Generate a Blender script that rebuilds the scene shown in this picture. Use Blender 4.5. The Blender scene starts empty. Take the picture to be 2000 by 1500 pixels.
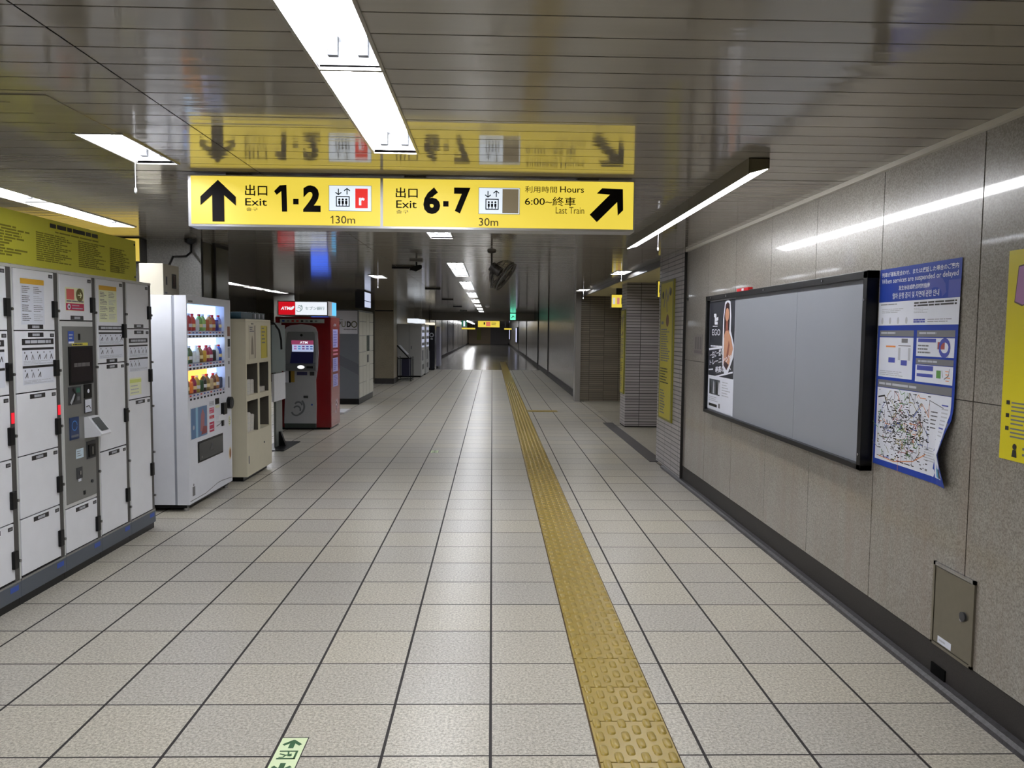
import bpy, bmesh, math, random
from mathutils import Vector, Matrix
random.seed(7)
C = bpy.context.scene.collection
SC = bpy.context.scene

# ------------------------------------------------------------------ camera, world, exposure
CAM_H = 1.563
_p, _yaw, _roll = .06703, .02606, -.01028
def _axes():
    cy, sy, cp, sp = math.cos(_yaw), math.sin(_yaw), math.cos(_p), math.sin(_p)
    f = Vector((sy*cp, cy*cp, -sp)); r = Vector((cy, -sy, 0)); d = f.cross(r)
    cr, sr = math.cos(_roll), math.sin(_roll)
    return cr*r + sr*d, cr*d - sr*r, f
_r, _d, _f = _axes()
cam_data = bpy.data.cameras.new('camera'); cam = bpy.data.objects.new('camera', cam_data); C.objects.link(cam)
cam_data.sensor_fit = 'HORIZONTAL'; cam_data.sensor_width = 36; cam_data.lens = 36*1521.3/2000
cam_data.clip_start = .05; cam_data.clip_end = 300
_m = Matrix((_r, -_d, -_f)).transposed().to_4x4(); _m.translation = Vector((0, 0, CAM_H)); cam.matrix_world = _m
SC.camera = cam
world = bpy.data.worlds.new('world'); SC.world = world; world.use_nodes = True
world.node_tree.nodes['Background'].inputs[0].default_value = (0, 0, 0, 1)
SC.view_settings.view_transform = 'Standard'; SC.view_settings.look = 'None'
SC.view_settings.exposure = 0.0; SC.view_settings.gamma = 1; SC.view_settings.use_curve_mapping = False
SC.cycles.max_bounces = 10; SC.cycles.diffuse_bounces = 5; SC.cycles.glossy_bounces = 5
SC.cycles.sample_clamp_indirect = 6.0
TUBE = 116.0          # strength of the fluorescent tubes
DIFFUSER = 34.0      # strength of the lit diffusers

# ------------------------------------------------------------------ materials
def lin(c):
    r = []
    for v in c:
        v /= 255.0
        r.append(v/12.92 if v <= .04045 else ((v+.055)/1.055)**2.4)
    return r + [1.0]
MATS = {}
def mat(name, col=(200, 200, 200), rough=.5, metal=0.0, emit=0.0, var=.05, scale=9.0, spec=.5, ior=1.45, coat=0.0):
    if name in MATS: return MATS[name]
    m = bpy.data.materials.new(name); m.use_nodes = True; nt = m.node_tree; N = nt.nodes; L = nt.links
    b = N['Principled BSDF']; b.inputs['Roughness'].default_value = rough; b.inputs['Metallic'].default_value = metal
    b.inputs['IOR'].default_value = ior; b.inputs['Specular IOR Level'].default_value = spec; b.inputs['Coat Weight'].default_value = coat
    c = lin(col); b.inputs['Base Color'].default_value = c
    if emit > 0:
        b.inputs['Base Color'].default_value = [v*.3 for v in c[:3]] + [1]
        b.inputs['Emission Color'].default_value = c; b.inputs['Emission Strength'].default_value = emit
    elif var > 0:
        tc = N.new('ShaderNodeTexCoord'); nz = N.new('ShaderNodeTexNoise'); nz.inputs['Scale'].default_value = scale; nz.inputs['Detail'].default_value = 4
        mr = N.new('ShaderNodeMapRange'); mr.inputs[3].default_value = 1-var; mr.inputs[4].default_value = 1+var
        mx = N.new('ShaderNodeMix'); mx.data_type = 'RGBA'; mx.blend_type = 'MULTIPLY'; mx.inputs[0].default_value = 1
        L.new(tc.outputs['Object'], nz.inputs['Vector']); L.new(nz.outputs['Fac'], mr.inputs[0]); L.new(mr.outputs[0], mx.inputs[7])
        mx.inputs[6].default_value = c; L.new(mx.outputs[2], b.inputs['Base Color'])
    MATS[name] = m
    return m

class NG:      # small node-graph helper
    def __init__(s, name):
        s.m = bpy.data.materials.new(name); s.m.use_nodes = True; s.N = s.m.node_tree.nodes; s.L = s.m.node_tree.links; s.b = s.N['Principled BSDF']
    def n(s, t, **kw):
        x = s.N.new('ShaderNode'+t)
        for k, v in kw.items(): setattr(x, k, v)
        return x
    def put(s, sock, v):
        if hasattr(v, 'is_output'): s.L.new(v, sock)
        else: sock.default_value = v
    def math(s, op, a, b=0.0, c=0.0):
        x = s.n('Math', operation=op); s.put(x.inputs[0], a); s.put(x.inputs[1], b); s.put(x.inputs[2], c); return x.outputs[0]
    def mix(s, f, a, b, blend='MIX'):
        x = s.n('Mix', data_type='RGBA', blend_type=blend); s.put(x.inputs[0], f); s.put(x.inputs[6], a); s.put(x.inputs[7], b); return x.outputs[2]
    def noise(s, vec, scale, detail=4.0, rough=.5):
        x = s.n('TexNoise'); s.put(x.inputs['Vector'], vec); x.inputs['Scale'].default_value = scale; x.inputs['Detail'].default_value = detail; x.inputs['Roughness'].default_value = rough; return x.outputs['Fac']
    def rng(s, v, a, b, c, d):
        x = s.n('MapRange'); s.put(x.inputs[0], v)
        for i, q in enumerate((a, b, c, d)): x.inputs[i+1].default_value = q
        return x.outputs[0]
    def pos(s):
        g = s.n('NewGeometry'); return g.outputs['Position']
    def xyz(s, v):
        x = s.n('SeparateXYZ'); s.L.new(v, x.inputs[0]); return x.outputs
    def comb(s, x, y, z):
        c = s.n('CombineXYZ'); s.put(c.inputs[0], x); s.put(c.inputs[1], y); s.put(c.inputs[2], z); return c.outputs[0]
    def bump(s, h, strength, dist):
        x = s.n('Bump'); s.put(x.inputs['Height'], h); x.inputs['Strength'].default_value = strength; x.inputs['Distance'].default_value = dist
        s.L.new(x.outputs[0], s.b.inputs['Normal'])

X0L, X0R, Y0T = .0068, .803, 2.778      # tile grid origins: left of and right of the tactile strip
TX0, TX1 = .405, .702                   # tactile strip
def floor_material():
    g = NG('floor_tile'); p = g.pos(); o = g.xyz(p)
    right = g.math('GREATER_THAN', o[0], .54)
    x0 = g.math('ADD', X0L, g.math('MULTIPLY', right, X0R-X0L))
    u = g.math('DIVIDE', g.math('SUBTRACT', o[0], x0), .4); v = g.math('DIVIDE', g.math('SUBTRACT', o[1], Y0T), .4)
    fu = g.math('ABSOLUTE', g.math('SUBTRACT', g.math('FRACT', g.math('ADD', u, .5)), .5))
    fv = g.math('ABSOLUTE', g.math('SUBTRACT', g.math('FRACT', g.math('ADD', v, .5)), .5))
    gu = g.math('LESS_THAN', fu, .0145); gv = g.math('LESS_THAN', fv, .0105)
    inl = g.math('MULTIPLY', g.math('GREATER_THAN', o[0], .2), g.math('LESS_THAN', o[0], .75))
    gu = g.math('MULTIPLY', gu, g.math('SUBTRACT', 1, inl))
    grout = g.math('MAXIMUM', gu, gv)
    cell = g.comb(g.math('FLOOR', u), g.math('FLOOR', v), right)
    wn = g.n('TexWhiteNoise'); wn.noise_dimensions = '3D'; g.L.new(cell, wn.inputs['Vector'])
    sp = g.noise(p, 85, 4, .85); sp2 = g.noise(p, 70, 2)
    base = g.mix(wn.outputs['Value'], lin((212, 206, 190)), lin((199, 195, 186)))
    base = g.mix(g.rng(sp, .38, .62, 0, 1), g.mix(1, base, lin((170, 166, 162)), 'MULTIPLY'), base)
    base = g.mix(g.rng(sp2, .6, .72, 0, .5), base, lin((120, 112, 98)))
    g.L.new(g.mix(grout, base, lin((26, 20, 18))), g.b.inputs['Base Color'])
    rr = g.math('ADD', .34, g.math('MULTIPLY', grout, .4)); g.L.new(rr, g.b.inputs['Roughness'])
    g.bump(g.math('ADD', g.math('MULTIPLY', sp2, .25), g.math('MULTIPLY', grout, -2.0)), .25, .002)
    return g.m
def granite(name, c1, c2, rough=.22, streak=0.0, scale=120, coat=0.0):
    g = NG(name); p = g.pos(); o = g.xyz(p)
    sp = g.noise(p, scale, 3, .75); bl = g.noise(p, 3.0, 4)
    base = g.mix(g.rng(sp, .36, .64, 0, 1), lin(c1), lin(c2))
    base = g.mix(g.rng(bl, .3, .7, 0, .35), base, g.mix(1, base, lin((215, 208, 196)), 'MULTIPLY'))
    if streak:
        s = g.noise(g.comb(g.math('MULTIPLY', o[0], 6), g.math('MULTIPLY', o[1], 6), g.math('MULTIPLY', o[2], .35)), 1.6, 5)
        low = g.rng(o[2], 1.5, .9, 0, 1)
        base = g.mix(g.math('MULTIPLY', g.rng(s, .42, .68, 0, streak), low), base, lin((128, 108, 96)))
    g.L.new(base, g.b.inputs['Base Color']); g.b.inputs['Roughness'].default_value = rough
    if coat: g.b.inputs['Coat Weight'].default_value = coat; g.b.inputs['Coat Roughness'].default_value = .05
    return g.m
def tile_wall(name, c1, c2, grout, tw=.33, th=.047, gw=.008, rough=.3):
    g = NG(name); p = g.pos(); o = g.xyz(p)
    a = g.math('ADD', o[0], o[1]); u = g.math('DIVIDE', a, tw); v = g.math('DIVIDE', o[2], th)
    gu = g.math('LESS_THAN', g.math('FRACT', u), gw/tw); gv = g.math('LESS_THAN', g.math('FRACT', v), gw*1.2/th)
    gr = g.math('MAXIMUM', gu, gv)
    wn = g.n('TexWhiteNoise'); g.L.new(g.comb(g.math('FLOOR', u), g.math('FLOOR', v), 0.0), wn.inputs['Vector'])
    g.L.new(g.mix(gr, g.mix(wn.outputs['Value'], lin(c1), lin(c2)), lin(grout)), g.b.inputs['Base Color'])
    g.b.inputs['Roughness'].default_value = rough; g.bump(g.math('SUBTRACT', 1, gr), .5, .003)
    return g.m
def ceiling_material():
    g = NG('glossy_ceiling_plank'); p = g.pos(); o = g.xyz(p)
    wn = g.n('TexWhiteNoise'); g.L.new(g.comb(g.math('FLOOR', g.math('DIVIDE', o[1], .155)), 0.0, 0.0), wn.inputs['Vector'])
    g.L.new(g.mix(wn.outputs['Value'], lin((160, 154, 143)), lin((152, 146, 136))), g.b.inputs['Base Color'])
    g.b.inputs['Metallic'].default_value = .15; g.b.inputs['IOR'].default_value = 1.75; g.b.inputs['Roughness'].default_value = .1
    w = g.noise(g.comb(g.math('MULTIPLY', o[0], .35), g.math('MULTIPLY', o[1], 9), 0.0), 1.0, 2)
    g.bump(w, .12, .02)
    return g.m
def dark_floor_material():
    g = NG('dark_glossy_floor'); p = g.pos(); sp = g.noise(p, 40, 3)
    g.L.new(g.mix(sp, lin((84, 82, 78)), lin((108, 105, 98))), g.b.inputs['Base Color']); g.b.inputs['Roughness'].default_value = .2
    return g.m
M_FLOOR = floor_material(); M_FLOOR2 = dark_floor_material(); M_CEIL = ceiling_material()
M_WALL = granite('granite_wall', (112, 107, 100), (162, 157, 149), .3, .35, 120, .5)
M_WALL_FAR = granite('granite_wall_far', (108, 105, 99), (138, 134, 127), .26)
M_SKIRT = granite('dark_granite_skirting', (20, 18, 16), (42, 37, 34), .6, 0, 160)
M_CURB = granite('grey_curb', (44, 43, 44), (70, 68, 71), .45, 0, 60)
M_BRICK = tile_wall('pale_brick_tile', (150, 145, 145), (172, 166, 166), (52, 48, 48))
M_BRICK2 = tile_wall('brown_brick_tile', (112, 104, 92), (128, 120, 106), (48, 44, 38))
M_GROOVE = mat('groove_dark', (26, 23, 20), .8)
M_LEFTW = granite('grey_left_wall', (112, 110, 107), (136, 134, 130), .3, 0, 60)
M_BEIGE = granite('beige_column_stone', (122, 112, 92), (146, 136, 114), .35, 0, 60)
M_TUBE = mat('lamp_tube_light', (248, 250, 255), emit=TUBE)
M_DIFF = mat('lamp_diffuser_light', (252, 252, 255), emit=DIFFUSER)
M_TRAY = mat('lamp_tray_white', (232, 234, 238), .35)
M_TRIM = mat('lamp_trim_grey', (150, 147, 140), .3, .5)
M_WHITE = mat('white_paint', (226, 227, 232), .35)
M_BLACK = mat('black_plastic', (12, 12, 13), .35, 0, 0, .05, 9, .3)
M_DGREY = mat('dark_grey_plastic', (52, 53, 56), .4)
M_CREAM = mat('cream_paint', (214, 207, 184), .45)
M_CHROME = mat('steel', (170, 170, 172), .25, .9)
M_INK = mat('printed_black', (28, 26, 24), .5)
M_INKG = mat('printed_grey', (110, 110, 114), .5)
M_INKL = mat('printed_pale_grey', (178, 180, 188), .5)
M_PAPER = mat('white_paper', (214, 217, 228), .5)
M_PAPERY = mat('pale_yellow_paper', (226, 228, 190), .5)
M_RED = mat('red_plastic', (190, 30, 36), .4)
M_BLUE = mat('blue_print', (48, 78, 160), .45)
M_YEL = mat('sign_yellow_board', (186, 182, 58), .4)
M_YELLIT = mat('backlit_sign_yellow', (238, 213, 78), emit=.93)
M_WHTLIT = mat('backlit_sign_white', (236, 242, 250), emit=1.0)

# ------------------------------------------------------------------ mesh builder
class Fr:                                   # a drawing plane: origin, u, v; n = u x v
    def __init__(s, o, u, v): s.o, s.u, s.v = Vector(o), Vector(u), Vector(v); s.n = s.u.cross(s.v)
    def p(s, a, b, k=0.0): return s.o + s.u*a + s.v*b + s.n*k
def FX(x): return Fr((x, 0, 0), (0, 1, 0), (0, 0, 1))        # faces +X; coordinates (Y, Z)
def FXm(x): return Fr((x, 0, 0), (0, -1, 0), (0, 0, 1))      # faces -X; coordinates (-Y, Z)
def FY(y): return Fr((0, y, 0), (1, 0, 0), (0, 0, 1))        # faces -Y; coordinates (X, Z)
def FZ(z): return Fr((0, 0, z), (1, 0, 0), (0, 1, 0))        # faces up; coordinates (X, Y)
TXT = {}
def text_mesh(s, bold):
    k = (s, bold)
    if k not in TXT:
        cu = bpy.data.curves.new('lettering', 'FONT'); cu.body = s; cu.offset = bold; cu.resolution_u = 3
        o = bpy.data.objects.new('lettering', cu); C.objects.link(o)
        dg = bpy.context.evaluated_depsgraph_get(); me = o.evaluated_get(dg).to_mesh()
        vs = [tuple(v.co[:2]) for v in me.vertices]; fs = [tuple(q.vertices) for q in me.polygons]
        o.evaluated_get(dg).to_mesh_clear(); bpy.data.objects.remove(o); bpy.data.curves.remove(cu)
        if not vs: vs, fs = [(0, 0), (1, 0), (1, 1)], []
        TXT[k] = (vs, fs, min(v[0] for v in vs), max(v[0] for v in vs), min(v[1] for v in vs), max(v[1] for v in vs))
    return TXT[k]
class MB:
    def __init__(s): s.v, s.f, s.mi, s.ms, s.smooth = [], [], [], [], []
    def mid(s, m):
        if m not in s.ms: s.ms.append(m)
        return s.ms.index(m)
    def face(s, pts, m, sm=False):
        b = len(s.v); s.v += [Vector(p) for p in pts]; s.f.append(tuple(range(b, b+len(pts)))); s.mi.append(s.mid(m)); s.smooth.append(sm)
    def mesh(s, vs, fs, m, sm=False):
        b = len(s.v); s.v += [Vector(p) for p in vs]; k = s.mid(m)
        for f in fs: s.f.append(tuple(b+i for i in f)); s.mi.append(k); s.smooth.append(sm)
        return s
    def box(s, x0, x1, y0, y1, z0, z1, m, bev=0.0):
        if bev > 0:
            bm = bmesh.new(); bmesh.ops.create_cube(bm, size=1)
            for v in bm.verts: v.co = Vector((x0+(x1-x0)*(v.co.x+.5), y0+(y1-y0)*(v.co.y+.5), z0+(z1-z0)*(v.co.z+.5)))
            bmesh.ops.bevel(bm, geom=bm.edges[:], offset=bev, segments=2, affect='EDGES', profile=.6)
            bm.verts.index_update(); s.mesh([v.co.copy() for v in bm.verts], [[v.index for v in f.verts] for f in bm.faces], m); bm.free(); return s
        vs = [(x, y, z) for x in (x0, x1) for y in (y0, y1) for z in (z0, z1)]
        return s.mesh(vs, [(0, 1, 3, 2), (4, 6, 7, 5), (0, 4, 5, 1), (2, 3, 7, 6), (0, 2, 6, 4), (1, 5, 7, 3)], m)
    def rect(s, F, u0, v0, u1, v1, m, k=.001):
        if u0 > u1: u0, u1 = u1, u0
        if v0 > v1: v0, v1 = v1, v0
        s.face([F.p(u0, v0, k), F.p(u1, v0, k), F.p(u1, v1, k), F.p(u0, v1, k)], m); return s
    def poly(s, F, pts, m, k=.001):
        s.face([F.p(a, b, k) for a, b in pts], m); return s
    def plate(s, F, u0, v0, u1, v1, m, k0=0.0, k1=.004):     # a solid slab on a plane
        if u0 > u1: u0, u1 = u1, u0
        return s.prism(F, [(u0, v0), (u1, v0), (u1, v1), (u0, v1)], m, k0, k1)
    def prism(s, F, pts, m, k0, k1, sm=False):
        n = len(pts); vs = [F.p(a, b, k0) for a, b in pts] + [F.p(a, b, k1) for a, b in pts]
        fs = [tuple(range(n-1, -1, -1)), tuple(range(n, 2*n))]
        fs += [(i, (i+1) % n, n+(i+1) % n, n+i) for i in range(n)]
        return s.mesh(vs, fs, m, sm)
    def disc(s, F, u, v, r, m, k=.001, ry=None, seg=20):
        ry = ry or r
        return s.poly(F, [(u+r*math.cos(2*math.pi*i/seg), v+ry*math.sin(2*math.pi*i/seg)) for i in range(seg)], m, k)
    def stroke(s, F, pts, w, m, k=.001):                      # flat ribbon along a 2-D path
        for (a, b), (c, d) in zip(pts, pts[1:]):
            k += 4e-5; L = math.hypot(c-a, d-b) or 1e-6; dx, dy = (c-a)/L, (d-b)/L; e = w*.5
            s.poly(F, [(a-dy*e-dx*e*.5, b+dx*e-dy*e*.5), (a+dy*e-dx*e*.5, b-dx*e-dy*e*.5), (c+dy*e+dx*e*.5, d-dx*e+dy*e*.5), (c-dy*e+dx*e*.5, d+dx*e+dy*e*.5)], m, k)
        return s
    def text(s, F, t, u0, v0, u1, v1, m, bold=0.0, k=.0015, shear=0.0, rot=0.0):      # fits the lettering into a box
        vs, fs, a0, a1, b0, b1 = text_mesh(t, bold); sx, sy = (u1-u0)/(a1-a0), (v1-v0)/(b1-b0)
        out = []
        for a, b in vs:
            x, y = (a-a0)*sx, (b-b0)*sy; out.append(F.p(u0+x+shear*y, v0+y+rot*x, k))
        return s.mesh(out, fs, m)
    def lines(s, F, u0, v0, u1, v1, n, m, fill=.5, seed=0, k=.0015, full=False):       # illegible small print
        R = random.Random(seed); h = (v1-v0)/n
        for i in range(n):
            y = v1-(i+.5)*h; a = u0; end = u1 if full else u0+(u1-u0)*R.uniform(.55, 1)
            while a < end-1e-4:
                L = min(R.uniform(.06, .3)*(u1-u0), end-a); s.rect(F, a, y-h*fill*.5, a+L, y+h*fill*.5, m, k); a += L+.018*(u1-u0)
        return s
    def cyl(s, p0, p1, r, m, seg=12, r1=None, caps=True, sm=True):
        p0, p1 = Vector(p0), Vector(p1); r1 = r if r1 is None else r1; d = (p1-p0).normalized()
        a = d.orthogonal().normalized(); b = d.cross(a)
        ring = lambda c, q: [c+a*(q*math.cos(2*math.pi*i/seg))+b*(q*math.sin(2*math.pi*i/seg)) for i in range(seg)]
        s.mesh(ring(p0, r)+ring(p1, r1), [(i, (i+1) % seg, seg+(i+1) % seg, seg+i) for i in range(seg)], m, sm)
        if caps: s.face(ring(p0, r)[::-1], m); s.face(ring(p1, r1), m)
        return s
    def tube(s, pts, r, m, seg=8):
        for a, b in zip(pts, pts[1:]): s.cyl(a, b, r, m, seg)
        return s
    def lathe(s, o, prof, m, seg=16, axis=(0, 0, 1)):
        o = Vector(o); d = Vector(axis).normalized(); a = d.orthogonal().normalized(); b = d.cross(a); n = len(prof)
        vs = [o+d*h+a*(r*math.cos(2*math.pi*i/seg))+b*(r*math.sin(2*math.pi*i/seg)) for r, h in prof for i in range(seg)]
        fs = [(j*seg+i, j*seg+(i+1) % seg, (j+1)*seg+(i+1) % seg, (j+1)*seg+i) for j in range(n-1) for i in range(seg)]
        return s.mesh(vs, fs, m, True)
    def done(s, name, parent=None, org=None):
        if parent is not None: org = parent['_o'] if '_o' in parent else (0, 0, 0)
        org = Vector(org) if org is not None else Vector((0, 0, 0))
        me = bpy.data.meshes.new(name); me.from_pydata([v-org for v in s.v], [], s.f)
        for m in s.ms: me.materials.append(m)
        me.polygons.foreach_set('material_index', s.mi); me.polygons.foreach_set('use_smooth', s.smooth); me.update()
        o = bpy.data.objects.new(name, me); C.objects.link(o)
        o['_o'] = tuple(org)
        if parent is not None: o.parent = parent
        else: o.location = org
        ALL.append(o); return o
ALL = []
def tag(o, label, cat, group=None, kind=None):
    o['label'] = label; o['category'] = cat
    if group: o['group'] = group
    if kind: o['kind'] = kind
    return o
def thing(name, label, cat, loc, group=None):
    o = bpy.data.objects.new(name, None); C.objects.link(o); o.location = loc; o['_o'] = tuple(loc); o.empty_display_size = .1
    ALL.append(o); return tag(o, label, cat, group)
def struct(o): o['kind'] = 'structure'; return o
def dup(root, loc, label=None, group=None):
    r = root.copy(); C.objects.link(r); r.location = loc
    if label: r['label'] = label
    if group: r['group'] = group
    for ch in list(root.children):
        c = ch.copy(); C.objects.link(c); c.parent = r
        for g in ch.children:
            d = g.copy(); C.objects.link(d); d.parent = c
    return r
ORD = ['first', 'second', 'third', 'fourth', 'fifth', 'sixth', 'seventh', 'eighth', 'ninth', 'tenth', 'eleventh', 'twelfth', 'thirteenth', 'fourteenth', 'fifteenth', 'sixteenth']

# ------------------------------------------------------------------ the setting
CZ = 2.43                                     # ceiling height
YB, YE = -5.0, 97.0                           # ends of the corridor
LAMPS = []                                    # (x0, x1, y0, y1) openings in the ceiling
def opening(x, y, w=.205, l=1.21): LAMPS.append((x-w/2, x+w/2, y, y+l))
ROW_X = -.478
ROW = [-2.4, -1.19, 1.46, 2.675, 6.17] + [s+k*1.215 for s in (10.0, 13.8, 17.6, 21.4, 25.2, 29.0, 32.8) for k in (0, 1)]
for y in ROW: opening(ROW_X, y)
LEFT_OVER = [4.42, 5.635]
for y in LEFT_OVER: opening(-3.18, y, .21)
AISLE = [14.7, 16.2, 17.7]
for y in AISLE: opening(-5.0, y, .21)
SHORT = [(-1.77, 3.6), (-1.85, 12.4), (1.85, 10.97), (1.855, 15.7)]
for x, y in SHORT: opening(x, y, .205, .62)

fl = MB(); fl.face([(-7, YB, 0), (2.1, YB, 0), (2.1, 31.8, 0), (-7, 31.8, 0)], M_FLOOR); struct(fl.done('floor'))
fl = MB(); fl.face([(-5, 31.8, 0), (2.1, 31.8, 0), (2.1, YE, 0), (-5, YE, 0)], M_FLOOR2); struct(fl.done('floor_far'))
M_PFLOOR = granite('passage_floor_stone', (150, 146, 134), (176, 171, 158), .35, 0, 50)
fl = MB(); fl.box(2.1, 6.5, 9.33, 17.6, -.05, .006, M_PFLOOR)
for y in (13.0, 15.2): fl.box(2.1, 6.5, y, y+.014, .004, .0075, M_GROOVE)
struct(fl.done('floor_passage'))

def ceiling():
    b = MB(); pitch = .155; ph = 2.199-.155*200
    edges = []; y = ph
    while y < YE: 
        if y > YB: edges.append(y)
        y += pitch
    special = {4.42: .02, 8.02: .035}
    for sy in special: edges = [e for e in edges if abs(e-sy) > .06] + [sy]
    edges = sorted(edges)
    xr = lambda y: 2.02 if y < 8.1 else 2.0
    for a, c in zip(edges, edges[1:]):
        if a < 37.2 < c or 37.2 <= a < 38.0: pass
        ga = special.get(a, .007)/2; gc = special.get(c, .007)/2
        y0, y1 = a+ga, c-gc
        xl = -5.0 if y1 < 7.9 or y0 > 31.5 else -7.0
        cuts = sorted({y0, y1} | {q for L in LAMPS for q in L[2:] if y0 < q < y1})
        for p, q in zip(cuts, cuts[1:]):
            mid = (p+q)/2; holes = sorted((L[0], L[1]) for L in LAMPS if L[2] < mid < L[3])
            xs = xl
            parts = []
            for h0, h1 in holes: parts.append((xs, h0)); xs = h1
            parts.append((xs, xr(mid)))
            for s0, s1 in parts:
                segs = [(s0, -1.303), (-1.297, s1)] if s0 < -1.31 and s1 > -1.29 and mid < 37 else [(s0, s1)]
                for e0, e1 in segs:
                    b.face([(e0, p, CZ), (e0, q, CZ), (e1, q, CZ), (e1, p, CZ)], M_CEIL)
                    if mid < 40:
                        b.face([(e0, p, CZ), (e1, p, CZ), (e1, p, CZ+.012), (e0, p, CZ+.012)], M_CEIL)
                        b.face([(e0, q, CZ), (e0, q, CZ+.012), (e1, q, CZ+.012), (e1, q, CZ)], M_CEIL)
    b.face([(-7.2, YB, CZ+.09), (-7.2, YE, CZ+.09), (2.3, YE, CZ+.09), (2.3, YB, CZ+.09)], M_GROOVE)
    struct(b.done('ceiling'))
    b = MB(); b.box(-5, 2.0, 37.3, 38.0, 2.08, CZ, mat('beam_grey', (176, 172, 164), .4)); struct(b.done('beam'))
    M_PC = mat('passage_ceiling_cream', (214, 204, 158), .5)
    b = MB(); b.box(2.03, 6.5, 9.33, 17.6, 2.385, 2.45, M_PC); b.box(2.0, 2.03, 9.33, 17.6, 2.36, 2.45, mat('opening_lintel_dark', (44, 40, 34), .3)); struct(b.done('ceiling_passage'))
ceiling()

def right_wall():
    b = MB(); X = 2.02; ys = [8.105, 7.29, 6.467, 5.65, 4.86, 4.03, 3.205, 2.385, 1.57, .75, -.07, -.89, -1.71, -2.53, -3.35, -4.17, YB]
    F = FXm(X)
    for a, c in zip(ys, ys[1:]):
        for z0, z1 in ((.172, 1.288), (1.2915, 2.42)):
            g = .0035 if abs(a-3.205) < .1 or abs(c-3.205) < .1 else .0028
            b.plate(F, -a+g, z0, -c-g, z1, M_WALL, -.05, 0)
    b.box(2.06, 2.12, YB, 8.105, 0, CZ, M_GROOVE)
    struct(b.done('wall_right'))
    b = MB(); b.box(2.018, 2.07, YB, 8.1, .028, .17, M_SKIRT); struct(b.done('baseboard_right'))
    b = MB(); b.prism(Fr((0, 0, 0), (1, 0, 0), (0, 0, 1)), [(1.972, 0), (2.02, 0), (2.02, .034), (1.99, .03), (1.976, .018)], M_CURB, -8.95, -YB)
    struct(b.done('trim_1'))
    b = MB(); b.box(1.995, 2.02, YB, 8.1, 2.405, 2.43, mat('white_ceiling_trim', (196, 192, 182), .3)); struct(b.done('trim_2'))
    # beyond the openings
    b = MB(); F = FXm(2.0); y = 17.72
    for i in range(90):
        b.plate(F, -(y+.876), .17, -y-.002, 2.43, M_WALL_FAR, -.05, 0); y += .88
        if y > YE: break
    b.box(2.04, 2.1, 17.7, YE, 0, CZ, M_GROOVE)
    for yy, w in ((27.6, .1), (33.6, .28), (45, .3), (58, .3)): b.box(1.97, 2.0, yy, yy+w, 0, CZ, M_GROOVE)
    struct(b.done('wall_right_far'))
    b = MB(); b.box(1.975, 2.03, 17.9, YE, 0, .17, M_SKIRT); struct(b.done('baseboard_right_far'))
    b = MB(); b.box(1.88, 2.0, 17.55, 17.9, 0, CZ, mat('grey_jamb_stone', (140, 136, 132), .3)); struct(b.done('trim_3'))
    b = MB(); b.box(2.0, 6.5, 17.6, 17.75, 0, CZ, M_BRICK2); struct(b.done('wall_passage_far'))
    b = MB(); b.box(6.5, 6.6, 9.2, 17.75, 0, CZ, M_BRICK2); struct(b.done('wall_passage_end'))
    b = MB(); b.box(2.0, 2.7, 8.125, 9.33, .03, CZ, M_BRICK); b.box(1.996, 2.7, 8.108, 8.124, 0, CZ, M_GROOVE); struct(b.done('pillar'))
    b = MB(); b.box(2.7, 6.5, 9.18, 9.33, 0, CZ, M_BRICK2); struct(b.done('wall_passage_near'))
    b = MB(); b.box(2.2, 3.1, 12.75, 13.25, .03, 2.385, M_BRICK); b.box(2.205, 3.095, 12.755, 13.245, 0, .03, M_GROOVE); struct(b.done('pillar_passage'))
    b = MB(); b.box(1.93, 2.1, 9.35, 13.4, 0, .008, mat('dark_drain_strip', (70, 67, 68), .5)); struct(b.done('trim_4'))
right_wall()

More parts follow.
